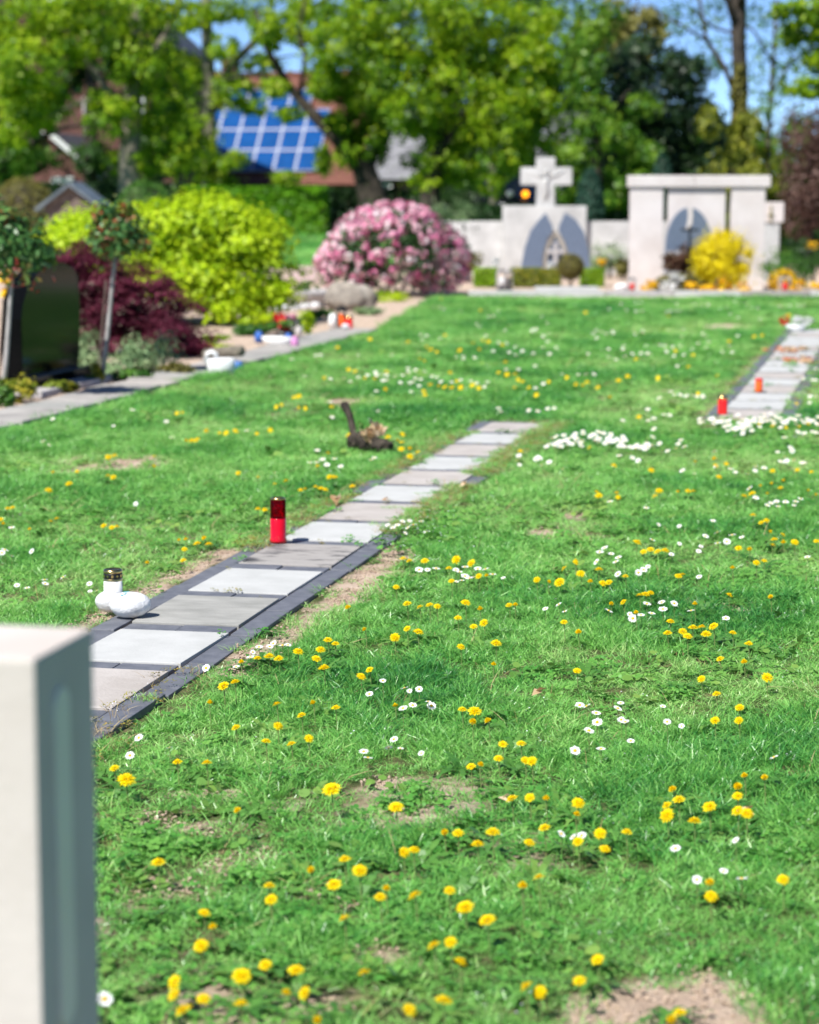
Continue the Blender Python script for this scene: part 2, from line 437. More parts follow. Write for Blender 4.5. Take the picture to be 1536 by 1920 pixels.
# ------------------------------------------------------------------ flowers of the lawn (photo pixels of each head)
DAND = """237,1465,40 623,1483,42 448,1523,26 297,1620,32 647,1614,28 675,1635,36 585,1633,24 627,1661,34 505,1664,26 509,1688,26 383,1714,28 400,1743,22 378,1775,36 647,1725,22 498,1811,28 555,1822,36 453,1832,42 330,1843,38 328,1867,26 382,1875,16 452,1885,26 346,1898,42 536,1867,26 573,1863,28 593,1916,30 743,1516,34 961,1500,28 994,1497,18 1024,1501,14 1084,1507,28 1080,1531,20 1022,1555,28 859,1564,26 924,1563,32 896,1586,30 992,1582,24 834,1563,16 757,1599,20 776,1596,14 780,1683,36 843,1672,28 873,1704,40 915,1729,40 980,1667,34 1011,1648,24 724,1670,16 713,1684,14 815,1776,32 845,1768,28 862,1806,32 831,1880,42 767,1895,32 989,1852,28 1013,1861,30 1087,1841,26 1264,1484,28 1273,1502,28 1252,1530,34 1252,1512,12 1302,1543,32 1331,1515,32 1397,1459,24 1434,1461,24 1384,1478,30 1383,1494,20 1400,1527,30 1384,1522,28 1126,1564,28 1175,1563,26 1134,1594,24 1085,1579,14 1331,1658,30 1333,1682,30 1468,1651,28 1121,1801,28 1275,1902,24 1259,1914,24 684,1827,14
215,1442,22 333,1431,12 388,1433,24 420,1288,26 441,1281,22 393,1322,22 483,1236,16 505,1233,24 523,1237,22 559,1224,24 615,1202,20 629,1209,18 601,1220,22 593,1237,22 608,1255,26 520,1323,22 589,1322,22 566,1343,12 630,1329,14 443,1366,18 521,1362,20 499,1392,22 547,1397,22 579,1386,16 453,1244,8
756,1049,16 768,1053,14 797,1053,18 856,1050,20 885,1057,20 842,1067,10 847,1091,14 898,1081,14 913,1082,10 1007,1088,16 1028,1093,12 1050,1093,24 1080,1056,18 1059,1067,12 1089,1077,20 1123,1070,20 1107,1093,18 743,1102,12 654,1142,20 764,1134,20 788,1140,14 806,1136,18 820,1138,14 873,1132,22 901,1146,20 859,1160,16 908,1169,20 888,1176,14 955,1136,14 966,1136,14 686,1183,14 741,1196,22 764,1180,16 784,1187,24 864,1214,18 930,1208,24 1085,1189,22 1058,1168,12 694,1257,16 677,1270,22 925,1249,9 1082,1259,18 867,1332,18 890,1336,30 886,1357,26 917,1355,24 943,1397,20 977,1396,22 935,1424,16 985,1427,18 998,1428,16 884,1439,18 900,1437,16 742,1327,8
387,812,16 360,828,16 370,826,14 349,828,12 412,813,10 424,813,12 442,810,14 507,808,12 482,814,9 332,776,10 342,776,10 203,858,14 215,856,14 289,857,10 289,878,15 203,894,14 213,896,14 145,885,10 100,887,9 130,909,18 91,921,18 15,955,14 24,953,12 2,975,10 6,984,9 95,979,10 107,974,11 56,995,7 195,987,14 210,990,10 219,989,10 447,888,12 484,897,9 484,956,14 497,957,13 509,963,9 349,1014,15 337,1015,11 370,1021,18 385,1012,18 392,1023,20 346,1031,13 344,1052,13 276,1057,10
1198,783,12 1107,841,14 1151,874,14 1221,883,15 1340,863,16 1342,874,13 1362,871,12 1348,895,13 1304,868,8 1449,884,12 1495,882,10 1522,886,11 1123,931,18 1119,924,12 1159,933,12 1157,926,9 1236,922,18 1229,932,15 1271,924,10 1290,922,14 1300,923,14 1395,932,16 1411,927,17 1426,913,11 1464,916,12 1448,908,6 1469,903,9 1439,928,8 1531,930,12 1516,922,8 1412,968,16 1428,981,14 1437,977,14 1442,999,15 1467,1004,12 1452,1013,16 1448,1024,15 1469,1021,19 1490,1018,18 1531,1016,12 1194,1019,20 1207,1036,16 1220,1032,18 1234,1036,18 1247,1034,18 1385,1029,16 1406,1032,17 1079,1056,14 1418,1056,16 1433,1053,14 1424,796,9 1449,800,10 1474,803,9 1499,802,9 1515,796,11
633,653,11 608,712,14 560,745,14 551,746,9 622,764,11 560,767,10 573,767,9 518,764,9 528,760,8 723,733,13 684,712,11 703,712,12 654,694,10 666,697,9 725,698,9 765,643,11 694,637,9 800,653,12 808,657,12 819,661,9 796,679,9 787,675,9 835,630,10 862,658,11 899,658,11 906,641,11 916,642,10 887,645,10 942,648,10 948,680,10 935,700,11 951,704,14 966,703,11 972,713,10 980,717,10 965,728,10 992,728,9 1006,742,12 844,700,10 857,716,10 807,723,12 823,726,11 834,727,11 847,728,12 864,728,12 886,724,12 898,729,11 795,735,12 797,742,11 655,818,15 728,821,14 755,816,12 745,827,12 754,831,12 753,843,15 768,843,15 769,857,15 784,849,11 596,876,12 615,851,11 618,895,13 630,896,10 976,847,11 827,563,8 901,583,8
1160,715,13 1177,707,12 1080,724,13 1093,725,12 1101,718,11 1121,728,11 1144,748,14 1193,675,10 1291,689,11 1234,710,9 1300,667,10 1267,659,8 1367,641,9 1414,632,9 1429,630,9 1345,705,8 1479,592,9 1098,587,9 1254,595,8 1063,709,9 1029,717,9 1309,739,9 1494,758,9 661,913,14 625,896,15 592,914,12 602,917,14 610,919,12 564,920,12 572,919,10 537,903,13 516,909,11
1272,1082,18 1280,1079,14 1374,1068,17 1173,1082,11 1200,1118,18 1210,1116,18 1220,1113,16 1130,1095,18 1142,1093,16 1367,1117,14 1446,1122,18 1303,1136,18 1193,1151,14 1170,1130,10 1257,1167,18 1252,1189,20 1299,1179,22 1316,1178,20 1339,1176,22 1280,1186,22 1289,1195,22 1324,1191,24 1374,1188,14 1404,1209,20 1351,1237,16 1396,1245,22 1438,1272,26 1316,1274,18 1344,1303,18 1387,1328,18 1386,1352,20 1341,1352,10 1146,1134,8"""
DAIS = """196,1874,30 261,1384,17 318,1403,13 244,1417,17 387,1253,15 443,1251,13 470,1233,15 486,1214,14 506,1213,13 513,1207,13 530,1211,14 540,1210,12 474,1223,10 786,1069,15 802,1069,11 818,1067,16 872,1064,13 855,1069,12 862,1073,11 896,1067,14 911,1068,13 924,1078,14 944,1084,9 872,1081,17 880,1085,15 888,1083,13 856,1091,9 866,1089,10 1119,1054,13 1023,1142,11 1048,1134,12 1059,1147,9 718,1277,12 693,1302,14 759,1291,15 786,1293,14 768,1296,10 756,1329,17 774,1323,15 809,1324,17 803,1316,10 1087,1323,17 1101,1325,16 1118,1338,17 1120,1355,19 1104,1371,19 1078,1408,19 1127,1405,17 739,1387,15 729,1403,15 751,1404,11 682,1410,17 690,1422,17 790,1413,9 1158,1329,16 1164,1319,13 1165,1350,14 1173,1354,14 1243,1325,9 1251,1354,14 1278,1362,10 1183,1390,14 1452,1421,17 1361,1160,14 1296,1146,14 1264,1132,14 1243,1143,16 1241,1130,14 1222,1151,14 1213,1133,15 1187,1160,17 1202,1154,13 1181,1152,10 1141,1146,15 1159,1077,13 1155,1054,12 1160,1046,13 1146,1039,11 1134,1028,13 1125,1036,14 1197,1074,13 1207,1069,13 1215,1063,10 1259,1040,10 1223,1013,11 1274,1020,9 1310,1034,10 1314,1025,9 1346,1019,12 1363,1016,15 1346,999,13 1373,1004,13 1391,1008,10 1323,1006,12 1337,977,10 1274,987,9 1235,984,8 1212,953,11 1144,941,11 1514,1045,11 1311,1082,11 1417,934,16 1456,941,11 1473,942,13 1492,941,11 1446,944,10 1439,948,10 1459,950,10 1501,936,10 1489,948,8 1052,1564,16 1075,1570,14 1091,1567,17 1267,1592,20 1380,1576,14 1357,1634,16 1391,1649,22 1307,1650,18
248,769,10 312,791,11 322,821,9 213,799,7 81,828,9 92,835,8 463,808,11 255,945,9 22,990,11 9,1032,14 4,1037,12 22,1043,8 60,1034,11 84,1088,12 85,1095,12 119,1083,12 168,1095,11 32,1098,11 51,1103,11 169,1109,9 182,1108,8 99,786,9
1215,768,12 1245,778,11 1256,779,11 1216,789,12 1226,785,10 1168,789,11 1226,805,11 1224,820,12 1043,819,10 1057,817,10 1272,833,11 1277,826,11 1268,841,12 1284,838,13 1252,846,9 1241,848,9 1237,832,10 1161,855,10 1186,859,15 1197,864,11 1030,867,11 1056,880,12 1280,883,11 1302,888,7 1343,812,9 1365,808,10 1340,847,9 1343,875,10 1370,880,10 1379,886,8 1402,890,10 1433,878,11 1417,875,9 1416,883,9 1471,821,11 1482,840,12 1485,845,10 1458,848,8 1471,858,11 1464,866,12 1475,865,12 1489,864,11 1504,868,10 1509,869,9 1497,811,11 1508,813,11 1491,819,10 1524,810,10 1531,812,10 1406,916,12
595,845,10 605,862,11 627,861,11 613,872,11 594,867,9 581,868,10 639,875,10 696,863,10 702,859,10 515,887,8 623,783,9 620,754,9 771,735,11 706,734,10 709,771,7 935,766,10 939,772,9 992,770,9 1009,772,10 645,710,10 657,716,9 672,708,10 689,704,10 704,699,10 707,704,9 717,703,10 725,704,10 725,713,9 718,714,9 741,706,10 755,704,10 765,691,11 766,698,10 779,694,10 797,697,10 810,706,12 819,708,9 779,710,10 775,717,10 789,712,11 786,724,10 751,718,9 769,718,10 827,716,10 847,717,9 864,713,8 883,715,10 894,719,9 908,726,9 914,717,11 620,711,8 571,706,8 789,628,11 800,630,10 792,637,10 825,636,10 735,666,9 671,667,9 592,667,10 601,666,9 547,674,8 855,670,9 869,668,9 869,673,9 890,671,10 925,659,10 911,650,11 935,643,12 950,644,11 966,651,10 955,661,11 979,659,11 967,666,10 1000,663,9 1004,687,10 972,693,9 949,693,9 894,608,9 900,613,9 911,630,9 947,620,10 998,622,10 1005,619,9 1019,632,9 935,584,9 925,593,8 917,594,8 832,580,8 824,576,8 864,584,8 769,573,8 814,575,8 1005,728,9 1019,720,9 973,855,10 967,836,10 1009,858,11 1005,862,10 1012,860,11 1016,873,10 974,872,8
745,985,11 755,978,10 737,990,10 765,990,9 775,985,13 790,978,9 800,998,11 727,985,9 768,977,9 760,1000,8"""
def rows(t): return [tuple(int(k) for k in q.split(",")) for q in t.split()]
dand, dais = rows(DAND), rows(DAIS)
far7 = """512,83 590,78 615,78 540,118 590,123 620,120 450,113 750,125 770,120 800,120 820,120 870,90 890,88 930,88 960,90 800,85 1030,105 1060,100 1100,70 1130,85 1160,85 1190,105 1220,105 1330,95 1385,92 1430,92 1455,92 1080,137 1118,155 1232,165 128,185 100,150 50,222 70,215 107,250 135,240 130,280 105,310 175,310 57,340 143,343 5,327 66,405 340,345 447,320 445,360 365,238 382,222 410,228 435,238 467,225 470,235 385,262 575,220 585,243 623,225 525,302 520,320 532,355 570,345 640,303 648,340 660,345 615,342 705,295 715,300 735,302 780,308 820,302 748,333 787,355 837,350 755,220 832,218 825,255 935,240 950,252 910,290 880,320 953,312 965,283 1038,335 1073,303 1088,335 1115,250 802,408 484,375 108,498 68,520 290,453 330,450 373,450 205,450 770,540 790,557 820,557 850,562 880,560 905,565 935,565 708,573 648,630 33,635 80,640 130,628 165,625 1520,420 1505,480 1520,480 1490,565 1520,565 1487,597 1455,470"""
dais += [(980 + int(a / 2.763), 540 + int(b / 2.763), 10) for a, b in (map(int, q.split(",")) for q in far7.split())]
g = random.Random(11)
for k in range(95):                     # the thick drift of daisies beyond the path's end
    t = g.random()
    dais.append((int(1030 + 190 * t + g.gauss(0, 4)), int(838 - 24 * math.sin(math.pi * min(1, t * 1.15)) * g.random() ** .7 + g.gauss(0, 4)), 10))
for k in range(75):                     # and the one across the near end of the second path
    t = g.random()
    dais.append((int(1310 + 226 * t), int(791 + g.gauss(0, 5) + (6 if .28 < t < .42 else 0) - (3 if t > .8 else 0)), 10))
for k in range(26): dais.append((int(g.gauss(1393, 14)), int(g.gauss(798, 7)), 11))

FLOWERS = np.array([P(a, b, .045) for a, b, w in dand + dais])
# ------------------------------------------------------------------ grass: tufts of blades, one object
def blades(n, rad, h0, h1, lean, w0, w1, seed, curl=0.5, bare=False):
    rg = np.random.default_rng(seed)
    V, F, A = [], [], []
    for k in range(n):
        r = rad * math.sqrt(rg.random()); th = rg.random() * 6.283
        bx, by = r * math.cos(th), r * math.sin(th)
        h = rg.uniform(h0, h1); w = rg.uniform(w0, w1) / 2
        ld = rg.random() * 6.283; ln = lean * h * (0.3 + rg.random())
        lx, ly = math.cos(ld) * ln, math.sin(ld) * ln
        fd = rg.random() * 6.283; fx, fy = math.cos(fd), math.sin(fd)
        o = len(V)
        for t, ww in ((0, .8), (.45, 1.0), (.8, .7)):
            cx = bx + lx * (t ** 1.7); cy = by + ly * (t ** 1.7); z = h * (t - curl * lean * 0.25 * t * t) - 0.012
            V += [(cx - fx * w * ww, cy - fy * w * ww, z), (cx + fx * w * ww, cy + fy * w * ww, z)]
        V.append((bx + lx * 1.05, by + ly * 1.05, h * (1 - curl * lean * 0.32) - 0.012))
        F += [(o, o + 1, o + 3, o + 2), (o + 2, o + 3, o + 5, o + 4), (o + 4, o + 5, o + 6)]
        A += [rg.random()] * 7
    return V, F, A
def discs(n, rad, h0, h1, size, seed, trefoil=True, k=6):
    rg = np.random.default_rng(seed); V, F, A = [], [], []
    for q in range(n):
        r = rad * math.sqrt(rg.random()); th = rg.random() * 6.283
        c = Vector((r * math.cos(th), r * math.sin(th), rg.uniform(h0, h1)))
        a0 = rg.random() * 6.283; s = size * rg.uniform(.7, 1.2); a = rg.random()
        for j in range(3 if trefoil else 1):
            aj = a0 + j * 2.094
            cc = c + (Vector((math.cos(aj), math.sin(aj), 0)) * s * 0.55 if trefoil else Vector())
            nrm = Vector((rg.normal() * .3, rg.normal() * .3, 1)).normalized()
            t1 = nrm.cross(Vector((1, 0, 0))).normalized(); t2 = nrm.cross(t1)
            o = len(V)
            V += [tuple(cc + (t1 * math.cos(6.283 * i / k) + t2 * math.sin(6.283 * i / k)) * s * 0.52) for i in range(k)]
            F.append(tuple(range(o, o + k))); A += [a] * k
    return V, F, A
def rosette(n, L, W, seed):
    """long toothed leaves lying flat round a crown"""
    rg = np.random.default_rng(seed); V, F, A = [], [], []
    for q in range(n):
        th = 6.283 * (q + rg.random() * .6) / n; d = Vector((math.cos(th), math.sin(th), 0)); b = Vector((-d.y, d.x, 0))
        l = L * rg.uniform(.6, 1.1); a = rg.random(); o = len(V); m = 7
        for j in range(m):
            t = j / (m - 1); w = W * (0.25 + 1.1 * math.sin(min(t * 1.25, 1) * 2.6) ) * (0.5 if j % 2 else 1.0)
            z = 0.012 + 0.03 * math.sin(t * 2.6) * rg.uniform(.7, 1.3)
            V += [tuple(d * l * t + b * w / 2 + Vector((0, 0, z + .006))), tuple(d * l * t - b * w / 2 + Vector((0, 0, z + .006)))]
            A += [a, a]
            if j: F.append((o + 2 * j - 2, o + 2 * j - 1, o + 2 * j + 1, o + 2 * j))
    return V, F, A
def clods(n, rad, seed):
    rg = np.random.default_rng(seed); m = MB(); A = []
    for q in range(n):
        r = rad * math.sqrt(rg.random()); th = rg.random() * 6.283; s = rg.uniform(.0015, .006)
        m.blob((r * math.cos(th), r * math.sin(th), s * .3), (s * 1.3, s, s * .8), int(rg.integers(99)), .5, 1.5, sub=1)
    return m.v, m.f, [.5] * len(m.v)
def src_mesh(name, data, mat):
    V, F, A = data
    me = bpy.data.meshes.new(name); me.from_pydata(V, [], F); me.update()
    a = me.attributes.new("v", 'FLOAT', 'POINT'); a.data.foreach_set("value", A)
    me.materials.append(mat); return me
M_grass = leafmat("grass_blade", [(0.0, (.020, .15, .034)), (0.3, (.072, .32, .058)), (0.55, (.19, .48, .088)), (0.8, (.26, .58, .13)), (1.0, (.44, .66, .22))], trans=0.30, rough=0.36, spec=0.6, inst=True)
M_straw = leafmat("dry_straw", [(0, (.25, .17, .07)), (.5, (.45, .34, .17)), (1, (.55, .46, .28))], trans=.25, rough=.7)
M_clover = leafmat("clover_leaf", [(0.0, (.04, .20, .03)), (0.5, (.10, .33, .05)), (1.0, (.22, .46, .09))], trans=.3, rough=.5, inst=True)
M_weed = leafmat("weed_leaf", [(0.0, (.05, .17, .03)), (0.5, (.11, .28, .05)), (1.0, (.24, .40, .08))], trans=.3, rough=.45, inst=True)
M_moss = leafmat("moss_tuft", [(0.0, (.16, .17, .03)), (0.5, (.28, .28, .04)), (1.0, (.42, .26, .07))], trans=.2, rough=.8)
M_clod = surf('earth_clod', (.34, .25, .18), (.54, .42, .32), scale=60, rough=.95, bump=.3, spec=.1)
M_tiny = leafmat("tiny_blossom", [(0, (.7, .72, .8)), (1, (.9, .9, .9))], trans=.2, rough=.6)
tufts = bpy.data.collections.new("turf_pieces")
SRC = []
for k in range(7): SRC.append(("lush_%d" % k, blades(54, .045, .028, .068, 1.05, .0019, .0037, 100 + k), M_grass))
for k in range(7): SRC.append(("short_%d" % k, blades(56, .045, .014, .042, 1.25, .0018, .0034, 200 + k), M_grass))
for k in range(3): SRC.append(("clover_%d" % k, discs(16, .055, .012, .035, .013, 300 + k), M_clover))
for k in range(2): SRC.append(("straw_%d" % k, blades(12, .05, .02, .06, 1.5, .0015, .003, 400 + k), M_straw))
for k in range(3): SRC.append(("rosette_%d" % k, rosette(9, .12, .022, 500 + k), M_weed))
for k in range(2): SRC.append(("moss_%d" % k, discs(26, .03, .002, .016, .007, 600 + k, False, 5), M_moss))
for k in range(2): SRC.append(("speck_%d" % k, discs(5, .06, .02, .04, .005, 700 + k, False, 5), M_tiny))
for k in range(3): SRC.append(("clod_%d" % k, clods(14, .06, 900 + k), M_clod))
for k in range(2): SRC.append(("round_leaf_%d" % k, discs(12, .06, .01, .04, .026, 800 + k, False, 8), M_weed))
for nme, data, mt in SRC:
    o = bpy.data.objects.new("turf_" + nme, src_mesh("turf_" + nme, data, mt)); tufts.objects.link(o)
NAMES = sorted("turf_" + s[0] for s in SRC)              # collection children come in alphabetical order
IDX = lambda pre: np.array([k for k, s in enumerate(NAMES) if s.startswith("turf_" + pre)])
I_lush, I_short, I_clover, I_straw, I_ros, I_moss, I_speck, I_round, I_clod = [IDX(p) for p in ("lush", "short", "clover", "straw", "rosette", "moss", "speck", "round", "clod")]

def instancer(name, pts, idx, rot, scl, tint):
    me = bpy.data.meshes.new(name); n = len(pts)
    me.vertices.add(n); me.vertices.foreach_set("co", np.asarray(pts, np.float32).ravel()); me.update()
    for nm, ty, dat, key in (("pick", 'INT', np.asarray(idx, np.int32), "value"), ("turn", 'FLOAT_VECTOR', np.asarray(rot, np.float32).ravel(), "vector"),
                             ("size", 'FLOAT_VECTOR', np.asarray(scl, np.float32).ravel(), "vector"), ("tint", 'FLOAT', np.asarray(tint, np.float32), "value")):
        a = me.attributes.new(nm, ty, 'POINT'); a.data.foreach_set(key, dat)
    o = link_mesh(name, me)
    ng = bpy.data.node_groups.new("scatter_" + name, 'GeometryNodeTree')
    ng.interface.new_socket("Geometry", in_out='INPUT', socket_type='NodeSocketGeometry')
    ng.interface.new_socket("Geometry", in_out='OUTPUT', socket_type='NodeSocketGeometry')
    gi = ng.nodes.new("NodeGroupInput"); go = ng.nodes.new("NodeGroupOutput")
    ci = ng.nodes.new("GeometryNodeCollectionInfo"); ci.inputs["Collection"].default_value = tufts
    ci.inputs["Separate Children"].default_value = True; ci.inputs["Reset Children"].default_value = True
    ip = ng.nodes.new("GeometryNodeInstanceOnPoints"); ip.inputs["Pick Instance"].default_value = True
    def na(nm, ty):
        a = ng.nodes.new("GeometryNodeInputNamedAttribute"); a.data_type = ty; a.inputs["Name"].default_value = nm; return a.outputs["Attribute"]
    ng.links.new(gi.outputs[0], ip.inputs["Points"]); ng.links.new(ci.outputs[0], ip.inputs["Instance"])
    ng.links.new(na("pick", 'INT'), ip.inputs["Instance Index"]); ng.links.new(na("turn", 'FLOAT_VECTOR'), ip.inputs["Rotation"]); ng.links.new(na("size", 'FLOAT_VECTOR'), ip.inputs["Scale"])
    ng.links.new(ip.outputs[0], go.inputs[0])
    md = o.modifiers.new("scatter", 'NODES'); md.node_group = ng
    return tag(o, kind='stuff')

GP, GI, GR, GS, GT = [], [], [], [], []
def sow(x, y, pick, sxy, sz, tint, z=None, tilt=0.18):
    n = len(x)
    if n == 0: return
    GP.append(np.stack([x, y, height(x, y) if z is None else np.full(n, z)], -1)); GI.append(pick)
    GR.append(np.stack([rng.normal(size=n) * tilt, rng.normal(size=n) * tilt, rng.random(n) * 6.283], -1))
    GS.append(np.stack([sxy, sxy, sz], -1) if np.ndim(sxy) else np.tile([sxy, sxy, sz], (n, 1))); GT.append(tint)
def zone(y0, y1, dens, sxy, sz):
    hw = 0.19 * y1 + 1.7
    n = int(dens * 2 * hw * (y1 - y0))
    x = rng.uniform(-hw, hw, n); y = rng.uniform(y0, y1, n)
    k = np.abs(x) < 0.19 * y + 1.6; x, y = x[k], y[k]
    lush = N1.fbm(x * 1.1 + 40, y * 0.8 + 9, 4)                       # taller dark patches against short pale ones
    sm = soil_mask(x, y)
    worn = worn_mask(x, y)
    v, u = w2p(x, y)
    keep = (rng.random(len(x)) > np.clip(sm * 1.15, 0, 1)) & (rng.random(len(x)) > worn) & ~on_path(x, y, 0.01) & ~((v < bed_edge(u) + 0.02) & (u > 12)) & (y < LAWN_END)
    near = on_path(x, y, 0.07)
    keep &= ~near | (rng.random(len(x)) < 0.5)
    x, y, lush, sm = x[keep], y[keep], lush[keep], sm[keep]; near = near[keep]
    n = len(x)
    isl = (lush + rng.normal(size=n) * 0.05 > 0.50) & ~near
    pick = np.where(isl, rng.choice(I_lush, n), rng.choice(I_short, n))
    r = rng.random(n)
    cl = N4.fbm(x * 1.6 + 11, y * 1.2, 2)
    pick = np.where((r < 0.10) & (cl > 0.56) | (r < 0.015), rng.choice(I_clover, n), pick)
    pick = np.where((r > 0.905) & (r < 0.94), rng.choice(I_straw, n), pick)
    pick = np.where((r > 0.955) & (r < 0.975) & (cl > .5), rng.choice(I_round, n), pick)
    pick = np.where((r > 0.992), rng.choice(I_speck, n), pick)
    tint = np.clip(0.46 - (lush - 0.5) * 1.0 + (N3.fbm(x * 1.6, y * 1.2, 3) - .5) * .7 + rng.normal(size=n) * 0.11 + sm * .25, 0, 0.8) - 0.06
    hs = (0.85 + 0.3 * np.clip((lush - 0.42) * 3, 0, 1)) * (0.85 + 0.3 * rng.random(n))
    s = sxy * (0.85 + 0.3 * rng.random(n))
    # blades stay short round the flower heads, which stand clear of them
    fx = FLOWERS[(FLOWERS[:, 1] > y0 - .3) & (FLOWERS[:, 1] < y1 + .3)]
    if len(fx):
        o = np.argsort(fx[:, 1]); fx = fx[o]
        for a in range(0, n, 20000):
            sl = slice(a, a + 20000)
            dx = (x[sl, None] - fx[None, :, 0]) / .055; dy = (y[sl, None] - fx[None, :, 1] + .05) / (.09 + .006 * y0)
            hs[sl] *= np.where((dx * dx + dy * dy).min(1) < 1, .5, 1)
    sow(x, y, pick, s, sz * hs, tint)
zone(3.2, 9.0, 760, 1.0, 0.95)
zone(9.0, 16.0, 500, 1.3, 0.95)
zone(16.0, LAWN_END, 220, 1.8, 1.05)
# crumbs of earth, dead straw and stray blades on the bare spots
n = 60000; y = rng.uniform(3.6, 20, n) ; x = rng.uniform(-1, 1, n) * (0.19 * y + 1.0)
sm = soil_mask(x, y); v, u = w2p(x, y); k = (sm > .35) & ~on_path(x, y, .03) & (v > bed_edge(u) - .6); x, y, sm = x[k], y[k], sm[k]; n = len(x); r = rng.random(n)
pick = np.where(r < .5, rng.choice(I_clod, n), np.where(r < .72, rng.choice(I_straw, n), np.where(r < .9, rng.choice(I_short, n), rng.choice(I_round, n))))
k = (r < .5) | ((rng.random(n) < .4) & (sm < .85)); x, y, pick, n = x[k], y[k], pick[k], int(k.sum())
sow(x, y, pick, np.full(n, .9), np.full(n, .8), np.clip(rng.normal(size=n) * .2 + .45, 0, .8))
# far lawn seen past the pink bush
n = 9000; x = rng.uniform(-7.5, 1.0, n); y = rng.uniform(47, 77, n)
sow(x, y, rng.choice(I_lush, n), np.full(n, 3.6), np.full(n, 1.5), np.clip(0.35 + (N1.fbm(x * .3, y * .2) - .5), 0, .7))
# ------------------------------------------------------------------ slab paths (pieces of the setting)
M_slab_white = surf("slab_white", (.45, .455, .44), (.52, .525, .51), scale=6, rough=.85, bump=.15, bscale=90, spec=.2, c3=(.55, .545, .52))
M_slab_grey = surf("slab_grey", (.27, .27, .25), (.37, .365, .34), scale=5, rough=.9, bump=.25, bscale=80, spec=.2, stretch=(1, 2.2, 1), c3=(.41, .40, .37))
M_slab_pink = surf("slab_beige", (.39, .355, .325), (.48, .445, .415), scale=5, rough=.9, bump=.25, bscale=80, spec=.2, c3=(.49, .45, .42))
M_slab_stain = surf("slab_stained", (.07, .07, .075), (.34, .32, .30), scale=3.2, rough=.9, bump=.2, bscale=80, spec=.2, stretch=(1.4, 3.0, 1), contrast=(.36, .50), c3=(.37, .35, .33))
M_edge = surf("edging_basalt", (.11, .117, .138), (.165, .172, .196), scale=14, rough=.6, bump=.25, bscale=120, spec=.4, c3=(.21, .215, .23))
M_sand = surf("joint_sand", (.22, .16, .11), (.36, .28, .2), scale=20, rough=.95, bump=.6, spec=.1)
M_path_old = surf("path_concrete", (.28, .265, .25), (.42, .40, .37), scale=3, rough=.92, bump=.35, bscale=50, spec=.15, c3=(.47, .455, .43))
def slab_meshes(w, l, t, mats, bev=.004):
    return [MB().box((0, 0, 0), (w, l, t)).mesh("slab", m, bevel=bev) for m in mats]
def put(name, me, parent, x, y, z, rz=0.0, tilt=(0, 0)):
    o = link_mesh(name, me, parent); o.location = (x, y, z); o.rotation_euler = (tilt[0], tilt[1], rz); return o
MOSS = []          # (across, along) spots for moss in the joints
def slab_path(name, u0, rows, vL, vR, order, kinds, jit):
    root = bpy.data.objects.new(name, None); COL.objects.link(root); root.rotation_euler = (0, 0, -ANG); root['kind'] = 'structure'
    L = 0.70; nrow = rows
    MB().box(((vL + vR) / 2, u0 + nrow * L / 2 - .03, -0.045), (vR - vL - .03, nrow * L - .02, 0.07)).build("sand_bed", M_sand, root)
    sw = vR - vL - 0.199
    ms = slab_meshes(sw, 0.565, 0.05, kinds)
    strip = MB().box((0, 0, 0), (sw / 2 - .004, 0.112, 0.05)).mesh("strip_stone", M_edge, bevel=.004)
    edge = MB().box((0, 0, 0), (0.092, 0.494, 0.06)).mesh("edging_stone", M_edge, bevel=.005)
    g = random.Random(len(name) + rows)
    vc = (vL + vR) / 2
    for k in range(nrow):
        u = u0 + k * L
        o = put("slab", ms[order[k % len(order)]], root, vc + g.uniform(-.004, .004), u + 0.29, -0.017 + g.uniform(-.002, .003) * jit, g.uniform(-.006, .006) * jit, (g.uniform(-.004, .004) * jit, g.uniform(-.004, .004) * jit))
        for s in (-1, 1):
            put("strip_stone", strip, root, vc + s * sw / 4, u + 0.29 + 0.35, -0.021 + g.uniform(-.003, .002) * jit, g.uniform(-.01, .01) * jit)
        for q in range(3): MOSS.append((vc + g.uniform(-sw / 2, sw / 2), u + (0.0 if g.random() < .5 else .575) + g.uniform(-.012, .012), name))
        MOSS.append((vR - .104, u + g.uniform(0, .6), name)); MOSS.append((vL + .104, u + g.uniform(0, .6), name))
    k = 0; u = u0 - 0.05
    while u < u0 + nrow * L - .2:
        for s in (vL + .047, vR - .047):
            put("edging_stone", edge, root, s + g.uniform(-.006, .006) * jit, u + .25, -0.027 + g.uniform(-.004, .003) * jit, g.uniform(-.012, .012) * jit, (0, g.uniform(-.02, .02) * jit))
        u += 0.5
    return root
# order counted from the near end; the third stained slab carries the red candle
seq = [2, 2, 0, 1, 0, 3, 0, 2, 0, 2, 0, 2, 0, 2]
path_a = slab_path("slab_path", 6.03, 14, -2.895, -2.285, seq, [M_slab_white, M_slab_grey, M_slab_pink, M_slab_stain], 1.0)
path_b = slab_path("slab_path", 16.42, 15, -1.41, -0.80, [2, 0, 0, 2, 0], [M_slab_white, M_slab_grey, M_slab_pink], 0.6)
# the older path along the bed: square slabs, uneven
path_c = bpy.data.objects.new("bed_path", None); COL.objects.link(path_c); path_c.rotation_euler = (0, 0, -ANG); path_c['kind'] = 'structure'
g = random.Random(5)
old = [MB().box((0, 0, 0), (.49, .49, .05)).mesh("slab", m, bevel=.008) for m in (M_path_old, M_slab_grey, M_slab_pink)]
for k in range(26):
    u = 12.6 + k * 0.515
    put("slab", old[g.choice((0, 0, 0, 1, 2))], path_c, -6.13 + g.uniform(-.02, .02), u, -.006 + g.uniform(-.006, .006), g.uniform(-.03, .03), (g.uniform(-.012, .012), g.uniform(-.012, .012)))

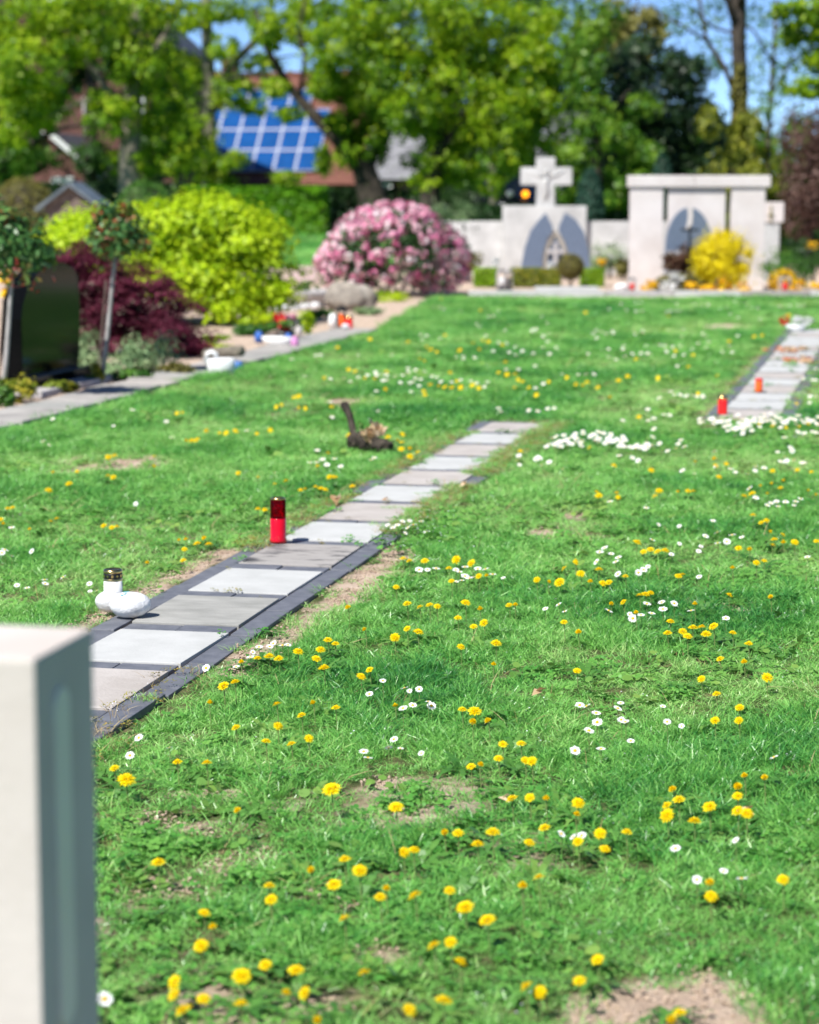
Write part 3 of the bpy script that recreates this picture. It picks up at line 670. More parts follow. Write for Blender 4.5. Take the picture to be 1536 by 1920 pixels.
M_dand = leafmat("dandelion_petal", [(0, (.88, .62, .003)), (.5, (.95, .76, .005)), (1, (.97, .82, .012))], trans=.35, rough=.6, spec=.2)
M_dais = leafmat("daisy_petal", [(0, (.82, .82, .82)), (1, (.92, .92, .92))], trans=.2, rough=.6, spec=.2)
M_daisc = surf("daisy_centre", (.80, .48, .01), (.85, .58, .02), scale=300, rough=.8, bump=.5, bscale=900)
M_stem = surf("flower_stem", (.14, .26, .07), (.26, .28, .10), scale=20, rough=.6, bump=0)
def dandelion_head(seed, openness=1.0):
    rg = np.random.default_rng(seed); V, F, A = [], [], []
    for n, r0, r1, z0, z1 in ((24, .002, .021, .004, .004), (20, .002, .0165, .006, .0085), (14, .001, .011, .007, .0125), (8, 0, .006, .008, .014)):
        for k in range(n):
            a = 6.283 * (k + rg.random() * .7) / n; R1 = r1 * rg.uniform(.86, 1.08) * openness; z = z1 * rg.uniform(.8, 1.15) + (1 - openness) * .016
            c, s = math.cos(a), math.sin(a); w = .0022 if r1 > .01 else .0016
            o = len(V)
            V += [(c * r0, s * r0, z0), (c * R1 * .65 - s * w, s * R1 * .65 + c * w, z0 + (z - z0) * .8 + .001), (c * R1, s * R1, z), (c * R1 * .65 + s * w, s * R1 * .65 - c * w, z0 + (z - z0) * .8 + .001)]
            F.append((o, o + 1, o + 2, o + 3)); A += [rg.random()] * 4
    me = bpy.data.meshes.new("flower_head"); me.from_pydata(V, [], F); me.update()
    at = me.attributes.new("v", 'FLOAT', 'POINT'); at.data.foreach_set("value", A); me.materials.append(M_dand); return me
def daisy_head(seed):
    rg = np.random.default_rng(seed); V, F, A, MI = [], [], [], []
    n = 17
    for k in range(n):
        a = 6.283 * (k + rg.random() * .4) / n; R1 = .0135 * rg.uniform(.9, 1.05); c, s = math.cos(a), math.sin(a); w = .0024; z = .001 + rg.random() * .002
        o = len(V); V += [(c * .003, s * .003, .001), (c * R1 * .7 - s * w, s * R1 * .7 + c * w, z + .001), (c * R1, s * R1, z), (c * R1 * .7 + s * w, s * R1 * .7 - c * w, z + .001)]
        F.append((o, o + 1, o + 2, o + 3)); A += [rg.random()] * 4; MI.append(0)
    o = len(V); m = 8
    for r, z in ((.0042, .0012), (.0036, .0032), (.0015, .0044)):
        for q in range(m): V.append((r * math.cos(6.283 * q / m), r * math.sin(6.283 * q / m), z)); A.append(.5)
    for k in range(2):
        for q in range(m): F.append((o + k * m + q, o + k * m + (q + 1) % m, o + k * m + m + (q + 1) % m, o + k * m + m + q)); MI.append(1)
    F.append(tuple(o + 2 * m + q for q in range(m))); MI.append(1)
    return V, F, A, MI
def to_mesh(name, d, mats):
    V, F, A, MI = d; me = bpy.data.meshes.new(name); me.from_pydata(V, [], F); me.update()
    at = me.attributes.new("v", 'FLOAT', 'POINT'); at.data.foreach_set("value", A)
    for q in mats: me.materials.append(q)
    me.polygons.foreach_set("material_index", MI); return me
DH = [dandelion_head(k) for k in range(4)] + [dandelion_head(9, .62)]
SH = [to_mesh("flower_head", daisy_head(k), [M_dais, M_daisc]) for k in range(3)]
st_m = MB().tube([(0.004, 0.002, -1), (.003, 0, -.5), (0, 0, .0)], [.0016, .0015, .0019], n=5, cap=False).mesh("stem", M_stem)

TENTH = ["no", "one", "two", "three", "four", "five", "six", "seven", "eight", "nine", "ten"]
_u = "first second third fourth fifth sixth seventh eighth ninth tenth eleventh twelfth thirteenth fourteenth fifteenth sixteenth seventeenth eighteenth nineteenth".split()
ORD = _u + ["twentieth"] + ["twenty-" + q for q in _u[:9]] + ["thirtieth"] + ["thirty-" + q for q in _u[:9]] + ["fortieth"] + ["forty-" + q for q in _u[:9]] + ["fiftieth"]
def tenth(v, W):
    k = min(10, max(0, int(round(v / W * 10)))); return TENTH[k] + (" tenth" if k == 1 else " tenths")
def place_words(px, py):
    return f"{tenth(px, 1536)} across, {tenth(py, 1920)} down the photo"
def flower_set(data, kind, heads, hgt0, hgt1, rad, word, group):
    data = sorted(set(data), key=lambda q: -q[1])
    things = data[:296]; rest = data[296:]
    cells = {}
    for q in things: cells.setdefault(place_words(q[0], q[1]), []).append(q)
    lab = {}
    for w, qs in cells.items():
        qs = sorted(qs); n = len(qs)
        for k, q in enumerate(qs):
            if n == 1: ex = ""
            elif n == 2: ex = (", the left of two", ", the right of two")[k]
            elif n == 3: ex = (", leftmost of three", ", middle of three", ", rightmost of three")[k]
            else: ex = f", {ORD[k]} from the left" if k < len(ORD) else ", within the thick drift"
            lab[q] = f"{word} {w}{ex}"
    rg = random.Random(3)
    first = None
    for q in things:
        px, py, wpx = q
        z = rg.uniform(hgt0, hgt1); x, y = P(px, py, z)
        sc = wpx * (y * 1.0) / FPX / (2 * rad); sc = min(1.4, max(.75, sc * (1.0 if kind == 'dandelion' else 1.2)))
        hz = float(height(np.array([x]), np.array([y]))[0])
        t = thing(kind, lab[q], kind, (x, y, z), 0, group)
        hd = heads[rg.randrange(len(heads))] if wpx > 9 or kind == "daisy" else heads[-1]
        o = link_mesh("flower_head", hd, t); o.scale = (sc, sc, sc)
        o.rotation_euler = (rg.gauss(.32, .26), rg.gauss(-.12, .26), rg.uniform(0, 6.28)); o.rotation_mode = 'ZYX'
        s = link_mesh("stem", st_m, t); k = 1.0 if kind == "dandelion" else .62
        s.scale = (k, k, z - hz + .01)
    # what is left: the smallest and farthest, joined
    VV, FF, AA, MM = [], [], [], []
    for px, py, wpx in rest:
        z = rg.uniform(hgt0, hgt1); x, y = P(px, py, z); sc = min(1.35, max(.6, wpx * y / FPX / (2 * rad)))
        me = heads[rg.randrange(len(heads))]
        off = len(VV); tx, ty = rg.gauss(.1, .2), rg.gauss(.45, .2)
        for v in me.vertices: VV.append((x + v.co.x * sc, y + v.co.y * sc, z + v.co.z * sc + v.co.x * tx + v.co.y * ty))
        for p in me.polygons: FF.append(tuple(i + off for i in p.vertices)); MM.append(p.material_index)
        AA += [d.value for d in me.attributes["v"].data]
    if VV:
        m2 = to_mesh(kind + "_drift", (VV, FF, AA, MM), list(heads[0].materials)); o = link_mesh(kind + "_drift", m2)
        tag(o, f"far drift of small {kind} heads scattered over the back of the lawn", "flowers", kind='stuff')
    return things
td = flower_set(dand, "dandelion", DH, .045, .072, .021, "yellow dandelion", "yellow dandelions flowering in the lawn")
ts = flower_set(dais, "daisy", SH, .04, .07, .0135, "white daisy", "white daisies flowering in the lawn")
# leaf rosettes under the dandelions, moss in the joints
dx = np.array([P(a, b + 14) for a, b, c in dand[::2] if b > 760]); n = len(dx)
sow(dx[:, 0] + rng.normal(size=n) * .03, dx[:, 1] + .03 + rng.normal(size=n) * .03, rng.choice(I_ros, n), np.full(n, 0.8), np.full(n, .55), np.clip(rng.normal(size=n) * .15 + .25, 0, .6))
grass = instancer("grass", np.concatenate(GP), np.concatenate(GI), np.concatenate(GR), np.concatenate(GS), np.concatenate(GT))
GP, GI, GR, GS, GT = [], [], [], [], []
mv = np.array([p2w(v, u) for v, u, nme in MOSS]); ok = rng.random(len(mv)) < np.clip((mv[:, 1] - 6) / 6, .35, .9)
mv = mv[ok]; n = len(mv)
sow(mv[:, 0], mv[:, 1], rng.choice(np.concatenate([I_moss, I_moss, I_clover[:1]]), n), np.clip(rng.normal(size=n) * .3 + .7, .3, 1.5), np.full(n, .8), np.full(n, .3), z=.006)
# the mossy tangle over the near right edge of the path
k = 40; vv = rng.normal(size=k) * .05 - 2.32; uu = rng.uniform(6.2, 7.35, k); w = np.array([p2w(a, b) for a, b in zip(vv, uu)])
sow(w[:, 0], w[:, 1], rng.choice(np.concatenate([I_moss, I_moss, I_straw, I_straw, I_speck]), k), np.full(k, .8), np.full(k, .8), np.full(k, .6), z=.012)
k = 70; vv = rng.normal(size=k) * .07 - 2.22; uu = rng.uniform(9.9, 11.2, k); w = np.array([p2w(a, b) for a, b in zip(vv, uu)])
sow(w[:, 0], w[:, 1], rng.choice(np.concatenate([I_clover, I_speck, I_speck]), k), np.full(k, 1.0), np.full(k, 1.2), np.full(k, .5), z=.0)
# dry grass and moss creeping over the edging of the far half
for v0, u0, u1, k, sd in ((-2.335, 10.5, 15.8, 1500, .05), (-2.86, 9.6, 15.8, 800, .04), (-2.30, 5.0, 7.0, 420, .06), (-1.40, 17, 26.5, 120, .04), (-.83, 17, 26.5, 160, .05)):
    vv = rng.normal(size=k) * sd + v0; uu = rng.uniform(u0, u1, k); w = np.array([p2w(a, b) for a, b in zip(vv, uu)])
    kp = N1.fbm(w[:, 0] * 3, w[:, 1] * 2.2, 2) > .40; w = w[kp]; k = len(w)
    sow(w[:, 0], w[:, 1], rng.choice(np.concatenate([I_short, I_straw, I_straw, I_straw, I_moss, I_moss, I_moss]), k), np.full(k, .9), np.full(k, .75), np.clip(rng.normal(size=k) * .15 + .5, 0, .8), z=.008)
weeds = instancer("joint_weeds", np.concatenate(GP), np.concatenate(GI), np.concatenate(GR), np.concatenate(GS), np.concatenate(GT))
# ------------------------------------------------------------------ stones, lights and plants of the graves
def sz(px, Y): return px * Y / FPX
def ell(px, py, rx, ry, Y, rd=None, dy=0.0):
    c = at(px, py, Y + dy); return (tuple(c), (sz(rx, Y), rd if rd is not None else sz(rx, Y), sz(ry, Y)))
def loc(clumps, o): return [((c[0] - o[0], c[1] - o[1], c[2] - o[2]), r) for c, r in clumps]
M_cream = surf("cream_sandstone", (.56, .50, .45), (.66, .60, .55), scale=2.2, rough=.8, bump=.12, bscale=70, spec=.25, c3=(.66, .55, .47))
M_rosy = surf("rosy_sandstone", (.60, .545, .515), (.69, .645, .62), scale=2.0, rough=.85, bump=.2, bscale=60, spec=.2, c3=(.67, .595, .565))
M_wallstone = surf("weathered_limestone", (.42, .415, .40), (.60, .595, .575), scale=2.5, rough=.9, bump=.3, bscale=40, spec=.15, c3=(.66, .655, .635))
M_black = surf("polished_black_granite", (.0022, .0026, .003), (.005, .0055, .006), scale=90, rough=.10, bump=0, spec=.06)
M_blue = surf("blue_grey_granite", (.10, .13, .19), (.16, .20, .27), scale=60, rough=.4, bump=.05, spec=.4)
M_dark = surf("dark_metal", (.015, .015, .017), (.03, .03, .032), scale=20, rough=.4, bump=.1, spec=.5, metal=.5)
M_gold = surf("brass", (.62, .43, .16), (.72, .52, .22), scale=30, rough=.25, bump=0, metal=1.0)
M_silver = surf("satin_metal", (.5, .52, .55), (.6, .62, .65), scale=20, rough=.3, bump=0, metal=1.0)
M_white = surf("white_glaze", (.78, .78, .77), (.84, .84, .83), scale=12, rough=.35, bump=.05, spec=.4)
M_whitestone = surf("white_painted_stone", (.40, .40, .405), (.72, .72, .72), scale=16, rough=.75, bump=.35, bscale=120, spec=.2, contrast=(.25, .5))
M_rock = surf("boulder_rock", (.16, .14, .12), (.36, .32, .27), scale=5, rough=.95, bump=.8, bscale=25, spec=.15, c3=(.45, .41, .36))
M_concrete = surf("grey_cast_stone", (.38, .36, .36), (.50, .48, .47), scale=8, rough=.9, bump=.3, spec=.15)
M_bark = surf("bark", (.05, .04, .03), (.13, .105, .08), scale=12, rough=.95, bump=1.0, bscale=25, spec=.1, stretch=(1, 1, .25), bdist=.05)
M_barkpale = surf("pale_bark", (.16, .14, .11), (.30, .27, .21), scale=9, rough=.95, bump=1.0, bscale=20, spec=.1, stretch=(1, 1, .3), bdist=.05)
M_barkdark = surf("dark_bark", (.03, .026, .022), (.085, .07, .055), scale=9, rough=.95, bump=1.0, bscale=20, spec=.1, stretch=(1, 1, .3), bdist=.05)
M_wax = surf("red_wax", (.58, .003, .016), (.66, .004, .022), scale=30, rough=.18, bump=0, spec=.4)
M_redglass = tinted_glass("red_plastic", (.93, .02, .08))
M_orangeplastic = surf("orange_red_plastic", (.85, .10, .01), (.9, .16, .015), scale=20, rough=.3, bump=0, spec=.5)  # evenly coloured plastic, no emission
M_redplastic = surf("red_plastic_solid", (.75, .01, .008), (.82, .02, .01), scale=20, rough=.3, bump=0, spec=.5)
M_deadleaf = leafmat("dead_leaf", [(0, (.38, .22, .11)), (.5, (.70, .50, .30)), (1, (.84, .66, .45))], trans=.3, rough=.7)
M_teal = surf("teal_paint", (.02, .42, .45), rough=.5, bump=0)
M_bluepot = surf("blue_glaze", (.03, .10, .38), (.06, .18, .55), scale=8, rough=.2, bump=0, spec=.6)
M_pinkpot = surf("pink_glass", (.60, .22, .48), (.70, .32, .58), scale=8, rough=.25, bump=0, spec=.5)
M_wood = surf("weathered_wood", (.12, .09, .075), (.22, .18, .15), scale=6, rough=.9, bump=.5, stretch=(1, 6, 1), spec=.1)
M_roofmetal = surf("slate_blue_metal", (.09, .115, .13), (.15, .18, .20), scale=5, rough=.45, bump=.05, spec=.5)

M_inlay = surf("pale_blue_inlay", (.78, .70, .68), (.84, .77, .75), scale=3, rough=.35, bump=.05, spec=.5)
# --- the stone pillar at the lower left corner
T = at(65, 1236, 3.0)
t = thing("stone_pillar", "out of focus cream stone pillar cut off by the lower left corner", "pillar", (T.x, T.y, 0), -ANG)
MB().box((-.24, .112, T.z / 2 - .03), (.48, .224, T.z + .06)).build("shaft", M_cream, t, bevel=.006)
zc, zh, yc = .70, .205, .088
pts = [(yc + .030 * math.cos(a), zc + zh * (1 if math.sin(a) > 0 else -1) + .030 * math.sin(a)) for a in [k * math.pi / 8 for k in range(16)]]
MB().prism(pts, 'x', -.004, .004).build("inlay", M_inlay, t)

# --- red candle on the stained slab
def lathe_obj(name, prof, mat, parent, n=28, smooth=True, loc=(0, 0, 0)):
    o = MB().lathe(prof, n).build(name, mat, parent, smooth); o.location = loc; return o
x, y = P(522, 1022)
t = thing("red_candle", "tall red grave candle with open gold top on the stained slab", "candle", (x, y, .014))
r = .0355
lathe_obj("wax_body", [(0, 0), (r + .003, 0), (r + .003, .012), (r, .02), (r, .108), (r - .002, .110), (0, .108)], M_wax, t)
lathe_obj("shell", [(r, .1105), (r, .186), (r - .003, .197), (r - .006, .199)], M_redglass, t)
lathe_obj("gold_rim", [(r - .004, .193), (r - .001, .196), (r - .004, .203), (r - .012, .203), (r - .014, .198), (.006, .196), (0, .196)], M_gold, t)

# --- white candle with the ornamented lid and the two white stones before it
x, y = P(213, 1142)
t = thing("white_candle", "white grave candle with gold and black lid behind two white stones", "candle", (x, y, .012))
lathe_obj("body", [(0, 0), (.0345, 0), (.0355, .01), (.0355, .105), (0, .105)], M_white, t)
lid = lathe_obj("lid", [(.0365, .100), (.0370, .106), (.0350, .108), (.0350, .130), (.0370, .132), (.0370, .137), (.0330, .143), (.0300, .144), (.0285, .141), (0, .141)], M_gold, t)
lathe_obj("black_band", [(.0353, .109), (.0362, .110), (.0362, .128), (.0353, .129)], M_dark, lid)
for k in range(12):
    a = 2 * math.pi * k / 12 - math.pi / 2 + ANG * 0.3
    m = MB(); rot = Matrix.Rotation(a - math.pi / 2, 3, 'Z'); R0 = .0366
    def on(u, v): return rot @ Vector((u, R0, v + .119))
    if k % 2 == 0:
        m.add([on(.0052 * math.cos(q * .524), .0062 * math.sin(q * .524)) for q in range(12)], [tuple(range(12))])
    else:
        w, l = .0014, .0052
        m.add([on(-w, -l), on(w, -l), on(w, l), on(-w, l)], [(0, 1, 2, 3)]); m.add([on(-l, -w), on(-w * 1.01, -w), on(-w * 1.01, w), on(-l, w)], [(0, 1, 2, 3)]); m.add([on(w * 1.01, -w), on(l, -w), on(l, w), on(w * 1.01, w)], [(0, 1, 2, 3)])
    m.build("disc_emblem" if k % 2 == 0 else "cross_emblem", M_gold, lid)
x, y = P(206, 1152)
tag(MB().blob((0, 0, .040), (.054, .047, .042), 3, .06, 1.3, sub=4).build("white_stone", M_whitestone, None, True), "smaller round white stone half hidden behind the larger one", "stone", "white stones on the slab path").location = (x, y, .010)
x, y = P(245, 1162)
st = tag(MB().blob((0, 0, .047), (.077, .055, .049), 8, .05, 1.2, sub=4).build("white_stone", M_whitestone, None, True), "larger smooth white stone with a small teal mark on top", "stone", "white stones on the slab path")
st.location = (x, y, .010)
m = MB()
for a, b in (((-.032, -.030, .0865), (-.022, -.028, .0900)), ((-.020, -.030, .0895), (-.010, -.018, .0955)), ((-.024, -.012, .0965), (-.004, -.006, .0985)), ((-.030, -.024, .0895), (-.026, -.031, .0868))):
    m.tube([a, b], [.0016, .0012], n=5)
m.build("teal_mark", M_teal, st)

# --- broken branch with dead leaves
B0 = at(645, 757, 14.5); B1 = at(668, 822, 14.45); B2 = at(692, 832, 14.35); B3 = at(722, 838, 14.15)
t = thing("broken_branch", "dark broken branch with curled dead leaves standing in the lawn", "branch", (B1.x, B1.y, 0))
o = Vector((B1.x, B1.y, 0))
MB().tube([B0 - o + Vector((0, 0, .012)), B0 - o, B0.lerp(B1, .35) - o + Vector((.01, 0, 0)), B0.lerp(B1, .7) - o, B1 - o, B1.lerp(B2, .5) - o - Vector((0, 0, .03))], [.014, .028, .022, .023, .032, .03], n=9).build("stick", M_barkdark, t, True)
b = MB()
gg = random.Random(2)
for k in range(9):
    p = B1.lerp(B3, k / 8) - o; b.blob((p.x, p.y, max(.04, p.z - .03)), (.052, .045, .05 * (1.15 - k * .05)), k, .6, 2.8, sub=3)
b.tube([B2 - o + Vector((.03, 0, -.01)), B3 - o + Vector((0, 0, -.01)), B3 - o + Vector((.03, -.02, -.045))], [.03, .022, .012], n=7)
b.build("root_clump", M_barkdark, t, True)
rg = np.random.default_rng(4); n = 44
pp = np.array([tuple(at(gg.gauss(704, 9), gg.gauss(811, 7), 14.22) - o) for k in range(n)])
V, vals = leaf_arrays(pp, rg.normal(size=(n, 3)), np.full(n, .075), .55, rg, fold=.3)
link_mesh("dead_leaf", quads_mesh("dead_leaf", V, vals, M_deadleaf), t)
pp = np.array([tuple(at(gg.gauss(676, 4), gg.gauss(800, 12), 14.4) - o) for k in range(14)])
V, vals = leaf_arrays(pp, rg.normal(size=(14, 3)), np.full(14, .05), .3, rg, fold=.1)
link_mesh("wilted_leaf", quads_mesh("wilted_leaf", V, vals, M_weed), t)
# --- single fallen leaves
for k, (px, py, s, w) in enumerate(((626, 938, .11, "broad pinkish dead leaf lying on the left edge of the slab path"), (1008, 1300, .055, "crumpled brown leaf in the middle of the lawn"), (868, 910, .06, "orange dead leaf at the right edge of the slab path"),
                                  (722, 938, .04, "small rusty leaf in a path joint between a white and a beige slab"), (1398, 1524, .05, "pale curled leaf behind a dandelion pair at the right"), (945, 1500, .035, "tiny reddish leaf beside a dandelion in the near lawn"))):
    x, y = P(px, py, .03); rg = np.random.default_rng(k + 20)
    V, vals = leaf_arrays(np.array([[0, 0, 0], [.2 * s, .1 * s, .01]]), np.array([[.2, -.4, 1], [-.3, .3, 1.]]), np.array([s, s * .7]), .5, rg, fold=.22)
    ob = link_mesh("fallen_leaf", quads_mesh("fallen_leaf", V, vals, M_deadleaf)); ob.location = (x, y, .03); tag(ob, w, "leaf", "fallen leaves")

# --- black headstone by the left path and the plants around it
x, y = P(43, 738)
t = thing("black_headstone", "polished black granite headstone with curved top beside the left path", "headstone", (x, y, 0), -ANG)
prof = [(0, .12), (1.26, .12), (1.30, .30), (1.33, .60), (1.31, .86), (1.20, .935), (1.00, .985), (.72, 1.0), (.48, .965), (.30, .90), (.14, .80), (.04, .70), (0, .58)]
MB().prism(prof, 'x', -.17, 0).build("slab", M_black, t, bevel=.006)
MB().box((-.085, .65, .06), (.30, 1.5, .12)).build("plinth", M_black, t, bevel=.006)
MB().box((-.05, .62, .015), (.62, 1.75, .05)).build("frame_stone", M_concrete, t, bevel=.005)
M_photinia = leafmat("photinia_leaf", [(0, (.03, .10, .03)), (.5, (.09, .22, .05)), (.72, (.22, .32, .08)), (.82, (.34, .10, .04)), (1, (.36, .05, .03))], trans=.2, rough=.38, spec=.35)
M_burg = leafmat("burgundy_leaf", [(0, (.045, .008, .016)), (.5, (.12, .020, .042)), (1, (.21, .042, .072))], trans=.3, rough=.6, spec=.15, tcol=(1, .6, .7))
M_lime = leafmat("lime_leaf", [(0, (.10, .24, .008)), (.3, (.38, .58, .012)), (1, (.66, .80, .02))], trans=.42, rough=.5)
M_sage = leafmat("sage_leaf", [(0, (.10, .20, .08)), (.5, (.24, .36, .16)), (1, (.42, .52, .26))], trans=.2, rough=.6)
M_yg = leafmat("yellow_green_leaf", [(0, (.10, .18, .02)), (.5, (.26, .32, .03)), (1, (.50, .42, .04))], trans=.35, rough=.5)
M_green = leafmat("mid_green_leaf", [(0, (.03, .10, .015)), (.5, (.07, .20, .025)), (1, (.15, .30, .04))], trans=.3, rough=.45)
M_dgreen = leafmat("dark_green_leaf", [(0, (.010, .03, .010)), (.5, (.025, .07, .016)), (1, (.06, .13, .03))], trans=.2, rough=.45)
M_olive = leafmat("olive_leaf", [(0, (.09, .09, .02)), (.5, (.18, .17, .035)), (1, (.28, .25, .05))], trans=.25, rough=.6)
M_forsy = leafmat("yellow_bush_flower", [(0, (.50, .42, .004)), (.35, (.80, .66, .004)), (1, (.92, .80, .006))], trans=.3, rough=.6)
M_pansy = leafmat("pansy_petal", [(0, (.75, .38, .004)), (.5, (.90, .56, .006)), (1, (.95, .68, .02))], trans=.2, rough=.6)
M_pink = leafmat("rhododendron_blossom", [(0, (.50, .06, .20)), (.28, (.76, .24, .42)), (.6, (.90, .50, .60)), (.85, (.95, .78, .80)), (1, (.96, .90, .88))], trans=.3, rough=.6)
M_whitefl = leafmat("white_blossom", [(0, (.6, .62, .6)), (1, (.9, .9, .88))], trans=.2, rough=.6)
M_redfl = leafmat("red_blossom", [(0, (.45, .005, .01)), (.5, (.8, .03, .03)), (1, (.9, .12, .12))], trans=.2, rough=.6)
M_faded = leafmat('faded_blossom', [(0, (.40, .08, .03)), (.5, (.62, .22, .10)), (1, (.72, .50, .36))], trans=.2, rough=.7)
M_tanstone = surf('tan_stone', (.30, .27, .23), (.40, .36, .31), scale=6, rough=.9, bump=.2)
M_darkred = leafmat("dark_red_leaf", [(0, (.03, .012, .008)), (.5, (.09, .03, .015)), (1, (.12, .10, .03))], trans=.2, rough=.5)
def bush(name, label, cat, base, clumps, n, size, mat, seed, stems=5, stem_mat=None, group=None, srad=.02, leaf="foliage", **k):
    t = thing(name, label, cat, (base[0], base[1], 0), 0, group)
    o = (base[0], base[1], 0)
    crown(leaf, loc(clumps, o), n, size, mat, t, seed, **k)
    if stems:
        g = random.Random(seed); m = MB()
        for q in range(stems):
            c, r = clumps[q % len(clumps)]
            e = Vector(c) - Vector(o) + Vector((g.uniform(-.4, .4) * r[0], g.uniform(-.4, .4) * r[1], 0))
            s = Vector((g.uniform(-.1, .1), g.uniform(-.06, .06), -.05)); mid = s.lerp(e, .5) + Vector((g.uniform(-.08, .08), g.uniform(-.08, .08), .05))
            m.tube([s, mid, e], [srad, srad * .8, srad * .4], n=6)
        m.build("stems", stem_mat or M_bark, t, True)
    return t
M_paletrunk = surf('pale_smooth_bark', (.30, .29, .27), (.46, .44, .42), scale=12, rough=.9, bump=.4)
def standard(label, px, py, cx, cy, rpx, seed):
    x, y = P(px, py); c = at(cx, cy, y); r = sz(rpx, y)
    t = thing("standard_tree", label, "tree", (x, y, 0), 0, "little ball-headed trees beside the headstone")
    o = Vector((x, y, 0)); e = c - o
    MB().tube([Vector((0, 0, -.05)), e * .3 + Vector((.01, 0, 0)), e * .7, e], [.022, .019, .016, .013], n=8).build("trunk", M_paletrunk, t, True)
    MB().tube([Vector((-.035, .02, -.05)), Vector((e.x * .6 - .045, .02, e.z * .66))], [.009, .008], n=6).build("stake", M_wood, t)
    br = MB(); g = random.Random(seed)
    for k in range(9):
        d = Vector((g.gauss(0, 1), g.gauss(0, 1), g.gauss(.3, .7))).normalized() * r * .8; br.tube([e - Vector((0, 0, r * .5)), e + d * .5, e + d], [.008, .006, .003], n=5)
    br.build("branches", M_bark, t)
    crown("foliage", [(tuple(e), (r, r, r * .9)), (tuple(e + Vector((-.3 * r, 0, .5 * r))), (r * .6, r * .6, r * .7)), (tuple(e + Vector((.4 * r, 0, -.35 * r))), (r * .8, r * .7, r * .45))], 1900, .058, M_photinia, t, seed, asp=.5, sub=20, shell=.4)
standard("little ball-headed tree with reddish tips to the right of the headstone", 190, 706, 222, 434, 50, 31)
standard("little ball-headed tree cut by the left edge, before the headstone", 2, 752, 28, 462, 58, 32)
def tiers(top, bot, n, rx, ry, Y, depth, seed, bias=1.6):
    """branch tiers of a spreading shrub: flat sprays filling the space between its upper and lower outline"""
    g = random.Random(seed); out = []
    tx, ty = zip(*top); bx, by = zip(*bot)
    for k in range(n):
        px = g.uniform(tx[0] + rx[0] * .6, tx[-1] - rx[0] * .6); y0, y1 = np.interp(px, tx, ty), np.interp(px, bx, by)
        q = g.random() ** bias; py = y0 + ry[1] * .7 + q * max(2, y1 - y0 - ry[1])
        dy = g.uniform(-1, 1) * depth * (.35 + .65 * q)
        out.append(ell(px, py, g.uniform(*rx), g.uniform(*ry), Y, sz(g.uniform(*rx), Y), dy))
    return out
Yb = 22.6
bush("burgundy_maple", "low burgundy weeping maple between headstone and lime bush", "shrub", P(245, 665),
     tiers([(78, 470), (130, 445), (200, 462), (260, 480), (320, 520), (370, 580), (390, 640)], [(78, 520), (140, 640), (250, 660), (340, 665), (390, 670)], 100, (26, 46), (12, 22), Yb, .5, 5, .85), 26000, .052, M_burg, 41, asp=.35, sub=5, droop=.18, up=.9, sig=.30, shell=.3)
Yl = 28.0
tl = bush("lime_shrub", "big bright lime green spreading shrub behind the burgundy maple", "shrub", P(430, 604),
     tiers([(100, 425), (160, 398), (230, 384), (300, 378), (360, 360), (420, 364), (475, 380), (512, 428), (537, 490)], [(100, 455), (200, 500), (300, 540), (380, 575), (420, 592), (480, 592), (520, 572), (537, 530)], 150, (34, 58), (16, 26), Yl, .8, 6, .95),
     36000, .078, M_lime, 42, stems=7, asp=.5, sub=6, up=.9, srad=.03, droop=.2, sig=.38, shell=.3)
Ys = 20.6
for k, (px, py, rx, ry, lab_) in enumerate(((292, 662, 52, 40, "silvery sage bush before the right half of the maple"), (165, 665, 24, 38, "silvery sage sprig between headstone and little tree"), (235, 690, 45, 22, "low silvery sage cushion at the foot of the little tree"))):
    bush("sage_bush", lab_, "plant", P(px, 700), [ell(px, py, rx, ry, Ys, .25), ell(px - rx * .5, py + 10, rx * .6, ry * .6, Ys, .2)], 1300, .05, M_sage, 50 + k, asp=.35, sub=14, group="silvery plants at the edge of the bed", srad=.006)
for k, (px, py, rx, ry, Y, lab_, mt) in enumerate(((35, 735, 34, 24, 17.6, "yellow green ground plant below the headstone at the left edge", M_yg), (8, 745, 16, 20, 17.3, "bright green ground plant in the lower left corner of the bed", M_green), (178, 705, 16, 16, 19.3, "yellowish little plant between path slabs and little tree", M_yg),
        (475, 600, 38, 14, 27.2, "lime ground cover in the shade of the lime shrub", M_lime), (400, 640, 34, 12, 23.5, "lime ground cover between log and burgundy maple", M_lime), (578, 606, 15, 17, 25.8, "bright green tuft beside the peach coloured stone", M_lime), (725, 556, 40, 8, 33.2, "lime ground cover between boulder and pink bush", M_lime), (330, 690, 30, 10, 20.2, "dry straw coloured ground plant before the sage bush", M_olive))):
    bush("ground_plant", lab_, "plant", at(px, py, Y)[:2], [ell(px, py, rx, ry, Y, sz(rx, Y) * .7)], 500, .045, mt, 60 + k, asp=.5, sub=9, stems=0, group="ground plants in the bed", minz=-.05)
for k, (px, py, w) in enumerate(((12, 523, "yellow flower head peeping out beneath the edge tree, upper one"), (8, 553, "yellow flower head peeping out beneath the edge tree, lower one"))):
    c = at(px, py, 21.5); t = thing("yellow_flower", w, "flower", (c.x, c.y, 0), 0, "yellow flowers behind the headstone")
    MB().tube([(0, 0, -.02), (.01, 0, c.z)], [.006, .005], n=5).build("stem", M_stem, t)
    crown("flower_head", [((0, 0, c.z), (.10, .06, .06))], 160, .05, M_pansy, t, 80 + k, sub=6)

